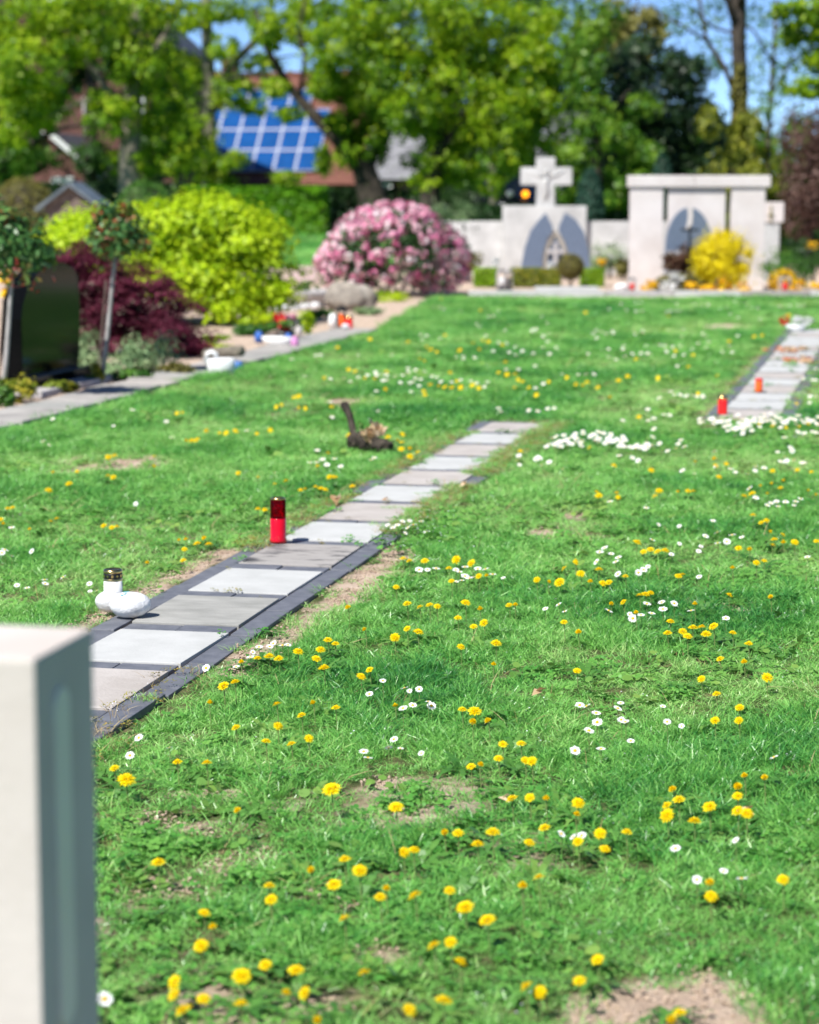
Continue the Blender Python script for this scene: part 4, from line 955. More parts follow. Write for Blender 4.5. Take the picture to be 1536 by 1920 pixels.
for k, (px, py, rx, ry, mt, lb) in enumerate(((440, 575, 46, 16, M_dgreen, "dark leaves in the deep shade under the lime shrub"), (505, 560, 26, 16, M_dgreen, "dark green cushion between lime shrub and stone bowl"), (360, 655, 30, 14, M_dgreen, "dark low leaves at the right foot of the burgundy maple"), (470, 620, 30, 12, M_green, "mid green low plant above the boat planter"),
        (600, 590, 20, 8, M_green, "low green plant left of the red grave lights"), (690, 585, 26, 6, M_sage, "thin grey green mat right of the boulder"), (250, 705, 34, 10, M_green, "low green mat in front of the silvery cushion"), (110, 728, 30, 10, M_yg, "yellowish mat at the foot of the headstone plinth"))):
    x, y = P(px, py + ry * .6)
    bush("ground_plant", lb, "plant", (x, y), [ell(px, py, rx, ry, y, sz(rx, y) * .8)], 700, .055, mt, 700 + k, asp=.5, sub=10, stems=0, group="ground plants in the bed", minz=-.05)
# --- things set out along the bed
x, y = P(415, 704)
t = thing("white_jug_pot", "white pot with a looped handle at the lawn edge", "pot", (x, y, 0))
lathe_obj("bowl", [(0, 0), (.095, 0), (.112, .02), (.120, .08), (.118, .145), (.110, .148), (.104, .13), (0, .12)], M_white, t).scale = (1, .7, 1)
MB().tube([(-.11, 0, .10), (-.13, 0, .15), (-.115, 0, .19), (-.08, 0, .202), (-.045, 0, .185), (-.04, 0, .14)], [.02, .02, .02, .019, .018, .02], n=8).build("handle", M_white, t, True)
a, b = at(388, 666, 21.6), at(452, 658, 21.2)
t = thing("log", "short grey brown log lying behind the white pot", "log", (a.x, a.y, a.z - .05))
MB().tube([Vector((0, 0, .05)), (b - a) * .5 + Vector((0, .02, .055)), (b - a) + Vector((0, 0, .05))], [.06, .055, .05], n=12).build("trunk_piece", M_barkpale, t, True)
a = at(447, 684, 20.6)
tag(MB().lathe([(0, 0), (.035, 0), (.04, .05), (.03, .08), (0, .075)], 14).build("blue_pot", M_bluepot, None, True), "tiny dark blue pot right of the white jug pot", "pot").location = (a.x, a.y, 0)
x, y = P(520, 650)
t = thing("white_boat_planter", "long white boat shaped planter at the edge of the bed", "planter", (x, y, 0), R(-18))
MB().lathe([(0, 0), (.10, 0), (.15, .05), (.175, .10), (.165, .102), (.13, .06), (0, .055)], 20, sy=.45).build("bowl", M_white, t, True)
for nm, px, py, Y, rr, mt, lb in (("blue_vase", 486, 632, 24.0, .05, M_bluepot, "dark blue vase at the left end of the boat planter"), ("blue_vase", 541, 636, 23.7, .045, M_bluepot, "bright blue vase at the right end of the boat planter"), ("pink_jar", 553, 642, 23.5, .042, M_pinkpot, "violet pink glass jar right of the blue vase"), ("clay_bird", 512, 628, 24.0, .05, M_wood, "small brown clay bird on the boat planter")):
    c = at(px, py, Y)
    if nm == "clay_bird":
        t2 = thing(nm, lb, "figurine", (c.x, c.y, c.z))
        MB().blob((0, 0, 0), (.065, .04, .04), 3, .05).build("body", mt, t2, True); MB().blob((.055, 0, .035), (.025, .022, .024), 4, .05, sub=2).build("head", mt, t2, True); MB().tube([(.075, 0, .035), (.095, 0, .032)], [.008, .001], n=6).build("beak", M_gold, t2); MB().box((-.08, 0, .01), (.06, .03, .01)).build("tail", mt, t2)
    else:
        tag(MB().lathe([(0, -.06), (rr * .8, -.06), (rr, 0), (rr * .9, .03), (rr * .55, .05), (rr * .65, .062), (rr * .5, .06), (0, .03)], 16).build(nm, mt, None, True), lb, "vase" if "vase" in nm else "jar").location = c
c = at(533, 622, 24.6)
t = thing("flower_bowl", "dark bowl with red and pink blossoms behind the boat planter", "flower bowl", (c.x, c.y, 0))
MB().lathe([(0, 0), (.09, 0), (.12, .10), (.11, .10), (0, .08)], 18).build("bowl", M_dark, t, True)
for k, (px, py, mt) in enumerate(((517, 601, M_redfl), (532, 597, M_redfl), (534, 608, M_redfl), (545, 598, M_pink))):
    d = at(px, py, 24.6) - Vector((c.x, c.y, 0)); crown("blossom", [(tuple(d), (.055, .05, .05))], 120, .04, mt, t, 90 + k, sub=5)
crown("foliage", [((0, 0, .14), (.15, .12, .06))], 260, .05, M_green, t, 95, sub=8)
c = at(557, 628, 25.2)
tag(MB().blob((0, 0, .07), (.065, .06, .085), 5, .2, 1.4).build("peach_stone", M_rosy, None, True), "rounded peach coloured stone beside the flower bowl", "stone").location = (c.x, c.y, 0)
# lanterns and candles at the corner of the bed
x, y = P(624, 617)
t = thing("white_candle", "plain white candle left of the red grave lights", "candle", (x, y, 0)); lathe_obj("body", [(0, 0), (.046, 0), (.046, .13), (.03, .16), (0, .165)], M_white, t); lathe_obj("lid", [(.032, .158), (.034, .172), (0, .178)], M_white, t)
def grave_light(label, px, py, h, r, body, roofed, group="red grave lights", cap=M_gold, seed=0):
    x, y = P(px, py); t = thing("grave_light", label, "grave light", (x, y, .01), 0, group)
    lathe_obj("body", [(0, 0), (r * 1.05, 0), (r, .012), (r, h * .8), (r * .92, h * .84), (0, h * .84)], body, t, 20)
    if roofed:
        for q in range(4):
            a = q * math.pi / 2 + .785; MB().tube([(r * 1.35 * math.cos(a), r * 1.35 * math.sin(a), 0), (r * 1.35 * math.cos(a), r * 1.35 * math.sin(a), h)], [.008, .008], n=5).build("post", M_dark, t)
        MB().lathe([(r * 1.9, h), (r * 1.95, h * 1.04), (r * 1.0, h * 1.28), (r * .4, h * 1.36), (0, h * 1.38)], 4).build("roof", M_dark, t)
        MB().box((0, 0, -.004), (r * 3, r * 3, .012)).build("base", M_dark, t)
    else:
        lathe_obj("lid", [(r * .96, h * .82), (r * 1.02, h * .84), (r * 1.0, h * .95), (r * .7, h), (0, h)], cap, t, 20)
    return t
grave_light("roofed dark lantern with a red light near the boulder", 641, 613, .17, .046, M_orangeplastic, True)
grave_light("small red grave light with brass lid beside the roofed lantern", 655, 619, .15, .042, M_redplastic, False)
c = at(648, 612, 26.0); tag(MB().blob((0, 0, 0), (.045, .03, .03), 6, .2).build("white_pebble", M_whitestone, None, True), "small white pebble between the two red grave lights", "stone").location = c
x, y = P(655, 580)
tag(MB().add(*(lambda b: (b.v, b.f))(MB().blob((0, 0, .10), (.31, .22, .26), 12, .45, 1.1, sub=4, flat=-.15))).build("boulder", M_rock, None, True), "grey brown boulder in front of the pink bush", "boulder").location = (x, y, 0)
x, y = P(578, 573)
t = thing("stone_bowl", "round grey stone bowl planted with green shoots left of the boulder", "planter", (x, y, 0))
lathe_obj("bowl", [(0, 0), (.20, 0), (.27, .06), (.32, .15), (.335, .21), (.30, .215), (.26, .17), (0, .165)], M_concrete, t, 32)
lathe_obj("earth", [(0, .19), (.27, .18), (.27, .17)], M_sand, t)
crown("shoots", [((0, 0, .26), (.14, .12, .09))], 300, .06, M_green, t, 97, asp=.25, sub=9)
for k in range(5):
    px = 516 + k * 19; x, y = P(px, 584 - k * 1.5)
    tag(MB().blob((0, 0, .03), (.075, .07, .06), k + 40, .25, 1.5, sub=2).build("edge_stone", M_whitestone, None, True), f"pale edging stone in front of the stone bowl, {['first', 'second', 'third', 'fourth', 'fifth'][k]} of five from the left", "stone", "pale edging stones").location = (x, y, 0)
M_pinkgravel = surf("pink_gravel", (.45, .32, .28), (.62, .46, .42), scale=30, rough=.95, bump=.6, spec=.1)
gpt = [P(535, 530), P(612, 528), P(625, 496), P(560, 500)]
o = MB().add([(p[0], p[1], .0) for p in gpt] + [(p[0], p[1], -.1) for p in gpt], [(0, 1, 2, 3), (0, 4, 5, 1), (1, 5, 6, 2), (2, 6, 7, 3), (3, 7, 4, 0)]).build("gravel_bed", M_pinkgravel); o.location.z = .02; tag(o, kind='structure')
# the pink bush
Yp = 35.2
base = P(737, 551)
pc = [ell(735, 470, 114, 76, Yp, .95), ell(660, 495, 60, 52, Yp, .5), ell(820, 490, 55, 55, Yp, .5), ell(740, 425, 75, 38, Yp, .6)]
t = bush("rhododendron", "large round pink flowering bush in front of the cross wall", "shrub", base, pc, 5000, .11, M_dgreen, 44, stems=6, asp=.35, sub=40, shell=.6, minz=.03)
rg = np.random.default_rng(45); m = 680; cen = []
while len(cen) < m:
    c, r = pc[rg.integers(0, 4)]; d = rg.normal(size=3); d /= np.linalg.norm(d)
    p = np.array(c) + d * np.array(r) * rg.uniform(.94, 1.05)
    if p[2] < .12 or any(sum(((p - np.array(c2)) / np.array(r2)) ** 2) < .78 for c2, r2 in pc): continue
    if p[2] < .5 and rg.random() < .35: continue
    cen.append((p, d))
PT, NR, VV = [], [], []
for p, d in cen:
    k = 15; q = rg.normal(size=(k, 3)); q /= np.linalg.norm(q, axis=1, keepdims=True); q = q + d * .6
    PT.append(p - np.array([base[0], base[1], 0]) + q * .055); NR.append(q); VV.append(np.clip(rg.random() * .75 + rg.random(k) * .45 - .1, 0, 1))
V, vals = leaf_arrays(np.concatenate(PT), np.concatenate(NR), rg.uniform(.045, .08, m * 15), .85, rg, v=np.concatenate(VV))
bl = link_mesh("blossoms", quads_mesh("blossoms", V, vals, M_pink), t)

# --- kerb along the back of the lawn
kerb = bpy.data.objects.new("kerb", None); COL.objects.link(kerb); kerb['kind'] = 'structure'; kerb.location = (at(878, 552, 34.5).x, 34.5, 0)
kms = [MB().box((0, 0, 0), (.985, .12, .17)).mesh("kerb_stone", m, bevel=.008) for m in (M_concrete, M_slab_white, M_path_old)]
for k in range(9): put("kerb_stone", kms[(1, 1, 0, 1, 2, 1, 1, 2, 1)[k]], kerb, .5 + k, 0, .008, 0.004 * ((k * 7) % 3 - 1))
c = at(1064, 548, 35.1)
tag(MB().box((0, 0, .05), (sz(118, 35), .5, .12)).build("white_ledge", M_slab_white, None, bevel=.01), "low white stone ledge before the little ball tree", "ledge").location = (c.x, c.y + .2, 0)
# --- wall with the stone cross
Yc = 44.0
def zx(px, py, Y): v = at(px, py, Y); return v.x, v.z
cx = at(1025, 400, Yc).x
t = thing("cross_monument", "weathered pale stone wall with a stepped block carrying a big cross", "monument", (cx, Yc, 0))
xl, xr = at(800, 400, Yc).x - cx, at(1270, 400, Yc).x - cx
hW, hB, hA, hC, hT = at(0, 415, Yc).z, at(0, 386, Yc).z, at(0, 347, Yc).z, at(0, 314, Yc).z, at(0, 295, Yc).z
b0, b1 = at(945, 0, Yc).x - cx, at(1103, 0, Yc).x - cx
bounds = [xl + k * (b0 - xl) / 2 for k in range(2)] + [b0]
for q in range(2): MB().box(((bounds[q] + bounds[q + 1]) / 2, .05, hW / 2 - .05), (bounds[q + 1] - bounds[q] - .006, .25, hW + .1)).build("wall_panel", M_wallstone, t, bevel=.012)
MB().box(((b1 + xr) / 2, .05, hW / 2 - .05), (xr - b1 - .006, .25, hW + .1)).build("wall_panel", M_wallstone, t, bevel=.012)
MB().box(((b0 + b1) / 2, 0, hB / 2 - .05), (b1 - b0, .42, hB + .1)).build("block", M_wallstone, t, bevel=.02)
s0, s1 = at(1008, 0, Yc).x - cx, at(1043, 0, Yc).x - cx; a0, a1 = at(979, 0, Yc).x - cx, at(1075, 0, Yc).x - cx
pr = [(s0, hB), (s1, hB), (s1 - .01, hA), (a1, hA), (a1, hC), (s1, hC), (s1, hT), (s0, hT), (s0, hC), (a0, hC), (a0, hA), (s0 + .01, hA)]
MB().prism(pr, 'y', -.15, .15).build("cross", M_wallstone, t, bevel=.015)
f = MB(); mx_ = (s0 + s1) / 2
f.tube([(mx_, -.14, hB + .10), (mx_ + .015, -.15, hB + .28), (mx_ - .01, -.145, hA + .02), (mx_, -.145, hA + .12)], [.025, .05, .045, .06], n=8)
f.blob((mx_ + .02, -.165, hA + .24), (.045, .045, .06), 2, .05, sub=2)
for s in (-1, 1): f.tube([(mx_ + s * .04, -.145, hA + .15), (mx_ + s * .19, -.145, hA + .19), (mx_ + s * .34, -.145, hC - .06)], [.035, .028, .02], n=7)
f.build("carved_figure", M_wallstone, t, True)
# --- the headstone with two wings
Yw = 41.0
wx = at(1042, 500, Yw).x
t = thing("winged_headstone", "blue grey headstone of two curved wings before the cross wall", "headstone", (wx, Yw, 0))
def outline(pts, Y, x0): return [(at(a, b, Y).x - x0, at(a, b, Y).z) for a, b in pts]
Lw = [(974, 520), (977, 501), (984, 464), (995, 433), (1010, 413), (1023, 399), (1035, 422), (1037, 433), (1026, 448), (1018, 475), (1016, 520)]
Rw = [(1060, 399), (1049, 422), (1047, 433), (1058, 453), (1064, 470), (1066, 520), (1110, 520), (1107, 501), (1103, 468), (1095, 435), (1079, 411)]
MB().prism(outline(Lw, Yw, wx), 'y', -.09, .09).build("wing", M_blue, t, bevel=.01); MB().prism(outline(Rw, Yw, wx), 'y', -.09, .09).build("wing", M_blue, t, bevel=.01)
MB().prism(outline([(1017, 520), (1019, 476), (1027, 449), (1041, 430), (1057, 452), (1064, 472), (1065, 520), (1060, 520), (1057, 470), (1041, 441), (1026, 470), (1024, 520)], Yw, wx), 'y', -.06, .06).build("pale_arch", M_tanstone, t)
MB().prism(outline([(1025, 520), (1027, 470), (1041, 442), (1056, 470), (1059, 520)], Yw, wx), 'y', -.03, .03).build("centre_stone", M_blue, t)
k = at(1041, 472, Yw); kx, kz = k.x - wx, k.z
MB().prism([(kx - .035, kz - .35), (kx + .035, kz - .35), (kx + .035, kz - .03), (kx + .15, kz - .03), (kx + .15, kz + .04), (kx + .035, kz + .04), (kx + .035, kz + .16), (kx - .035, kz + .16), (kx - .035, kz + .04), (kx - .15, kz + .04), (kx - .15, kz - .03), (kx - .035, kz - .03)], 'y', -.11, -.04).build("small_cross", M_concrete, t)
# --- clipped plants in front of it
Yk = 38.2
M_box = leafmat('box_leaf', [(0, (.12, .30, .012)), (.5, (.28, .50, .02)), (1, (.48, .64, .03))], trans=.4, rough=.4)
for k, (a, b, top, lb, mt) in enumerate(((889, 931, 503, "clipped lime box block next to the pink bush", M_box), (959, 1012, 503, "clipped two-tone box block left of the winged headstone's middle", M_yg), (1012, 1050, 505, "clipped dull box block beside the little ball tree", M_yg), (1089, 1131, 504, "clipped lime box block right of the little ball tree", M_box))):
    c = at((a + b) / 2, 535, Yk); h = at(0, top, Yk).z; w = sz(b - a, Yk)
    t = thing("box_hedge", lb, "hedge", (c.x, c.y, 0), 0, "clipped box blocks along the grave")
    MB().box((0, 0, h / 2 - .04), (w * .84, .27, h * .86)).build("core", M_barkdark, t)
    shell_leaves("foliage", (0, 0, h / 2), (w / 2, .18, h / 2), 3200, .036, mt, t, 120 + k, box=True)
c = at(1070, 500, 37.6); r = sz(26, 37.6)
t = thing("ball_tree", "little clipped ball tree with olive brown crown and bare stem", "tree", (c.x, c.y, 0))
MB().tube([(0, 0, -.05), (.01, 0, c.z * .5), (0, 0, c.z)], [.03, .026, .022], n=8).build("trunk", M_barkpale, t, True)
MB().blob((0, 0, c.z), (r * .86, r * .86, r * .82), 1, .05).build("core", M_barkdark, t); shell_leaves("crown", (0, 0, c.z), (r, r, r * .92), 2200, .03, M_olive, t, 130)
for k, (px, py, rx, ry, Y, lb, mt) in enumerate(((882, 490, 20, 18, 40, "small ochre dome shrub between pink bush and cross wall", M_olive), (1140, 482, 34, 24, 42, "grey green loose shrub before the wall between both monuments", M_sage), (1170, 500, 14, 14, 41, "little brownish shrub next to the left arch pillar", M_olive),
        (1275, 482, 32, 24, 36.0, "dark red leaved shrub below the dark iron cross", M_darkred), (1480, 498, 48, 30, 36.4, "deep green bush right of the sandstone arch", M_green), (1520, 480, 30, 28, 37.5, "deep green bush at the right edge beyond the lantern", M_dgreen), (850, 400, 42, 30, 52, "pale bare twiggy shrub behind the pink bush", M_sage))):
    c = at(px, py, Y); bush("shrub", lb, "shrub", (c.x, c.y), [ell(px, py, rx, ry, Y, sz(rx, Y) * .8), ell(px - rx * .3, py + ry * .4, rx * .7, ry * .6, Y, sz(rx, Y) * .6)], 1600, .05, mt, 140 + k, asp=.45, sub=16, group="shrubs on the back graves", srad=.012)
c = at(1272, 512, 35.6); t = thing("dome_shrub", "low brown green dome shrub left of the yellow bush", "shrub", (c.x, c.y, 0)); shell_leaves("foliage", (0, 0, .10), (sz(50, 35.6), .35, .20), 2400, .035, M_olive, t, 150); MB().blob((0, 0, .08), (sz(43, 35.6), .3, .17), 2, .05).build("core", M_barkdark, t)
Yf = 35.9
bush("yellow_bush", "brilliant yellow flowering bush before the right arch pillar", "shrub", P(1357, 546), [ell(1345, 478, 40, 38, Yf, .3), ell(1380, 480, 34, 38, Yf, .3), ell(1330, 492, 28, 30, Yf, .28), ell(1362, 505, 42, 30, Yf, .3), ell(1358, 462, 35, 24, Yf, .25)], 9500, .042, M_forsy, 47, asp=.6, sub=26, shell=.5, srad=.015)
c = at(1467, 522, 36.2); t = thing("yellow_dome", "rounded yellow shrub behind the grey framed lantern", "shrub", (c.x, c.y, 0)); shell_leaves("foliage", (0, 0, .15), (sz(27, 36), .2, .20), 1300, .035, M_pansy, t, 151); MB().blob((0, 0, .12), (sz(23, 36), .16, .17), 2, .05).build("core", M_barkdark, t)
for k, (px, py, rx, mt, lb) in enumerate(((1215, 536, 13, M_pansy, "orange yellow pansies left of the white flowers"), (1262, 528, 22, M_whitefl, "loose white flowers before the low dome shrub"), (1297, 536, 11, M_pansy, "yellow pansies right of the white flowers"), (1325, 541, 14, M_pansy, "orange pansies at the left foot of the yellow bush"), (1358, 538, 18, M_pansy, "yellow pansies at the foot of the yellow bush"), (1392, 541, 14, M_pansy, "orange pansies below the right arch pillar"), (1500, 537, 15, M_pansy, "yellow pansies just right of the grey framed lantern"), (1532, 537, 12, M_pansy, "yellow pansies cut by the right picture edge"), (930, 492, 6, M_whitefl, "single white flower ball above the first box block"), (1035, 499, 9, M_whitefl, "white flower ball at the foot of the small cross"), (1526, 458, 10, M_pansy, "orange flower high up at the right picture edge"), (1129, 492, 6, M_pansy, "single yellow flower above the last box block"))):
    Y = 35.2 if py > 520 else 38.6; c = at(px, py, Y)
    t = thing("flower_clump", lb, "flowers", (c.x, c.y, 0), 0, "flowers on the back graves"); r = sz(rx, Y)
    crown("blossoms", [((0, 0, c.z), (r, r * .8, max(.05, r * .7)))], 190, .045, mt, t, 160 + k, asp=.8, sub=7)
    MB().tube([(0, 0, -.03), (.01, 0, c.z)], [.012, .006], n=5).build("stem", M_stem, t)
# lanterns on the back graves
def lantern(label, px, py, Y, h, w, glass):
    c = at(px, py, Y); t = thing("grave_lantern", label, "lantern", (c.x, c.y, 0), R(8), "lanterns on the back graves")
    MB().box((0, 0, .015), (w, w, .03)).build("base", M_dark, t); MB().box((0, 0, h * .86), (w, w, .025)).build("top_plate", M_concrete, t)
    for sx in (-1, 1):
        for sy in (-1, 1): MB().box((sx * w * .45, sy * w * .45, h * .44), (w * .1, w * .1, h * .80)).build("post", M_concrete, t)
    MB().lathe([(w * .6, h * .875), (w * .15, h * .97), (0, h)], 4).build("roof", M_dark, t)
    lathe_obj("candle", [(0, .03), (w * .3, .03), (w * .3, h * .6), (0, h * .62)], glass, t, 14)
lantern("dark lantern with red candle at the foot of the left arch pillar", 1185, 540, 35.6, .25, .12, M_redplastic)  # the candle is plain red plastic
lantern("grey framed lantern with red candle before the yellow dome shrub", 1471, 541, 35.3, .29, .15, M_redplastic)
lantern("grey stone lantern with white candle among the box blocks", 941, 539, 37.0, .32, .15, M_white)
lantern("slim dark teal lantern beside the grey stone lantern", 955, 539, 37.0, .30, .09, M_dark)
c = at(1166, 533, 35.7); tag(MB().blob((0, 0, .08), (.12, .09, .075), 9, .2).build("white_stone", M_whitestone, None, True), "oval white stone left of the arch's dark lantern", "stone").location = (c.x, c.y, 0)
# --- sandstone arch with its headstone
Ya = 37.0
ax = at(1310, 540, Ya).x
t = thing("sandstone_arch", "rosy sandstone arch of two broad pillars with a middle panel and lintel", "monument", (ax, Ya, 0))
X_ = lambda px, Y=Ya: at(px, 440, Y).x - ax
hl, ht = at(0, 351, Ya).z, at(0, 329, Ya).z
for a, b in ((1182, 1243), (1371, 1434)): MB().box(((X_(a) + X_(b)) / 2, .11, hl / 2 - .05), (X_(b) - X_(a), .22, hl + .1)).build("pillar", M_rosy, t, bevel=.012)
MB().box(((X_(1253) + X_(1360)) / 2, .10, hl / 2 - .05), (X_(1360) - X_(1253), .14, hl + .1)).build("panel", M_rosy, t, bevel=.01)
mid = X_(1301)
for a, b in ((X_(1177), mid - .002), (mid + .002, X_(1443))): MB().box(((a + b) / 2, .11, (hl + ht) / 2 + .001), (b - a, .30, ht - hl)).build("lintel", M_rosy, t, bevel=.018)
Yg = 36.3
c = at(1291, 480, Yg)
t = thing("arched_headstone", "grey headstone with rounded top standing inside the sandstone arch", "headstone", (c.x, c.y, 0))
w = sz(44, Yg); hz = at(0, 389, Yg).z; zb = at(0, 468, Yg).z
MB().prism([(w * math.cos(a), zb + (hz - zb) * math.sin(a)) for a in [k * math.pi / 24 for k in range(25)]] + [(-w, .0), (w, .0)], 'y', -.08, .08).build("slab", M_blue, t, bevel=.008)
st = [(0.00, hz + .002), (.012, hz - .12), (.0, hz - .24), (-.03, hz - .34)]
MB().prism([(a - .035, b) for a, b in st] + [(a + .035, b) for a, b in st[::-1]], 'y', -.088, -.078).build("pale_stripe", M_rosy, t)
MB().prism([(-w * .98, .15), (w * .98, .15), (w * .97, zb - .02), (-w * .97, zb - .02)], 'y', -.13, -.0805).build("name_plate", M_concrete, t, bevel=.006)
c0 = at(1293, 470, 35.9)
t = thing("iron_cross", "slim dark iron cross in front of the arched headstone", "cross", (c0.x, c0.y, 0)); hh = at(0, 424, 35.9).z; ha = at(0, 431, 35.9).z
MB().box((0, 0, hh / 2 - .05), (.035, .03, hh + .1)).build("post", M_dark, t); 
for s in (-1, 1): MB().box((s * .075, 0, ha), (.115, .028, .035)).build("arm", M_dark, t)
Yq = 40.0
c = at(1455, 480, Yq); t = thing("pale_headstone", "narrow pale headstone with bronze cross right of the arch", "headstone", (c.x, c.y, 0))
q0, q1, q2, q3 = [at(a, 0, Yq).x - c.x for a in (1436, 1477, 1441, 1470)]; z0, z1 = at(0, 417, Yq).z, at(0, 379, Yq).z
MB().box(((q0 + q1) / 2, 0, (z0 + z1) / 2), (q1 - q0, .2, z1 - z0)).build("capital", M_rosy, t, bevel=.012); MB().box(((q2 + q3) / 2, .01, z0 / 2 - .02), (q3 - q2, .17, z0 + .03)).build("shaft", M_slab_white, t, bevel=.01)
kx, kz = at(1444, 403, Yq).x - c.x, at(0, 403, Yq).z
MB().prism([(kx - .012, kz - .12), (kx + .012, kz - .12), (kx + .012, kz - .012), (kx + .05, kz - .012), (kx + .05, kz + .012), (kx + .012, kz + .012), (kx + .012, kz + .16), (kx - .012, kz + .16), (kx - .012, kz + .012), (kx - .05, kz + .012), (kx - .05, kz - .012), (kx - .012, kz - .012)], 'y', -.125, -.102).build("bronze_cross", M_gold, t)
# --- lights and flowers on the second path
grave_light("red grave light with brass lid on the near end of the second path", 1355, 779, .13, .034, M_redplastic, False, "grave lights on the second path")
grave_light("orange red grave light on the second path behind the first", 1423, 737, .105, .030, M_orangeplastic, False, "grave lights on the second path", M_redplastic)
for k, (px, py, rx, mt, lb) in enumerate(((1472, 662, 32, M_redfl, "faded red flower spray lying across the second path, farther one"), (1495, 681, 30, M_redfl, "red and cream flower spray lying on the second path, nearer one"))):
    c = at(px, py, P(px, py)[1]); t = thing("flower_spray", lb, "flowers", (c.x, c.y, .012), 0, "flower sprays on the second path"); Y = c.y; r = sz(rx, Y)
    crown("blossoms", [((0, 0, .02), (r, .12, .02))], 90, .035, M_faded, t, 200 + k, sub=9); crown("pale_blossoms", [((r * .6, -.1, .03), (r * .6, .08, .025))], 70, .04, M_deadleaf, t, 210 + k, sub=5)
c = at(1492, 622, P(1492, 622)[1]); t = thing("flower_bowl", "small bowl of white and red flowers at the far end of the second path", "flower bowl", (c.x, c.y, .01))
MB().lathe([(0, 0), (.08, 0), (.12, .07), (.11, .07), (0, .05)], 16).build("bowl", M_white, t, True); crown("white_blossom", [((.04, 0, .11), (.13, .08, .05))], 140, .045, M_whitefl, t, 220, sub=6); crown("red_blossom", [((-.14, 0, .12), (.05, .05, .05))], 70, .04, M_redfl, t, 221, sub=4)
# ------------------------------------------------------------------ houses, hedges and trees behind the graveyard
M_brick = surf("red_brick", (.125, .058, .05), (.185, .092, .077), scale=3, rough=.9, bump=.3, bscale=14, spec=.15, c3=(.22, .125, .105))
M_tile_red = surf("red_roof_tile", (.13, .052, .038), (.20, .085, .062), scale=4, rough=.8, bump=.2, spec=.2)
M_tile_dark = surf("dark_roof_tile", (.04, .045, .055), (.08, .085, .10), scale=4, rough=.6, bump=.2, spec=.3)
M_roof_grey = surf("grey_roof_sheet", (.17, .17, .185), (.25, .25, .265), scale=2.5, rough=.6, bump=.2, spec=.3)
M_panel = surf("solar_cell", (.004, .055, .20), (.006, .075, .27), scale=1.2, rough=.25, bump=0, spec=.4)
M_alu = surf("aluminium_frame", (.30, .33, .42), (.38, .41, .50), scale=5, rough=.5, bump=0, spec=.5)
M_pane = surf("window_pane", (.05, .06, .07), rough=.08, bump=0, spec=.6)
M_frame = surf("white_window_frame", (.78, .78, .76), rough=.5, bump=0)
M_tree1 = leafmat("spring_leaf", [(0, (.022, .07, .005)), (.35, (.14, .30, .008)), (.7, (.36, .53, .014)), (1, (.52, .62, .025))], trans=.5, rough=.45)
M_tree2 = leafmat("deep_spring_leaf", [(0, (.025, .085, .008)), (.5, (.08, .21, .014)), (1, (.22, .36, .025))], trans=.4, rough=.45)
M_tree3 = leafmat('painted_shade_leaf', [(0, (.012, .04, .006)), (.5, (.03, .09, .010)), (1, (.10, .20, .016))], trans=.3, rough=.45)  # leaf colour darkened to stand in for shade inside the crowns
M_yew = leafmat("yew_needle", [(0, (.006, .016, .008)), (.5, (.014, .04, .012)), (1, (.05, .10, .02))], trans=.15, rough=.5)
M_goldcon = leafmat("golden_conifer", [(0, (.08, .12, .012)), (.5, (.19, .22, .02)), (1, (.34, .34, .03))], trans=.3, rough=.5)
M_hedgelf = leafmat("hedge_leaf", [(0, (.05, .20, .010)), (.5, (.16, .42, .016)), (1, (.32, .56, .025))], trans=.4, rough=.4)
M_beech = leafmat("copper_beech_leaf", [(0, (.05, .022, .016)), (.5, (.13, .065, .05)), (1, (.20, .13, .10))], trans=.3, rough=.6)
M_bluecon = leafmat("blue_green_needle", [(0, (.012, .05, .03)), (.5, (.025, .085, .05)), (1, (.05, .13, .08))], trans=.15, rough=.6)
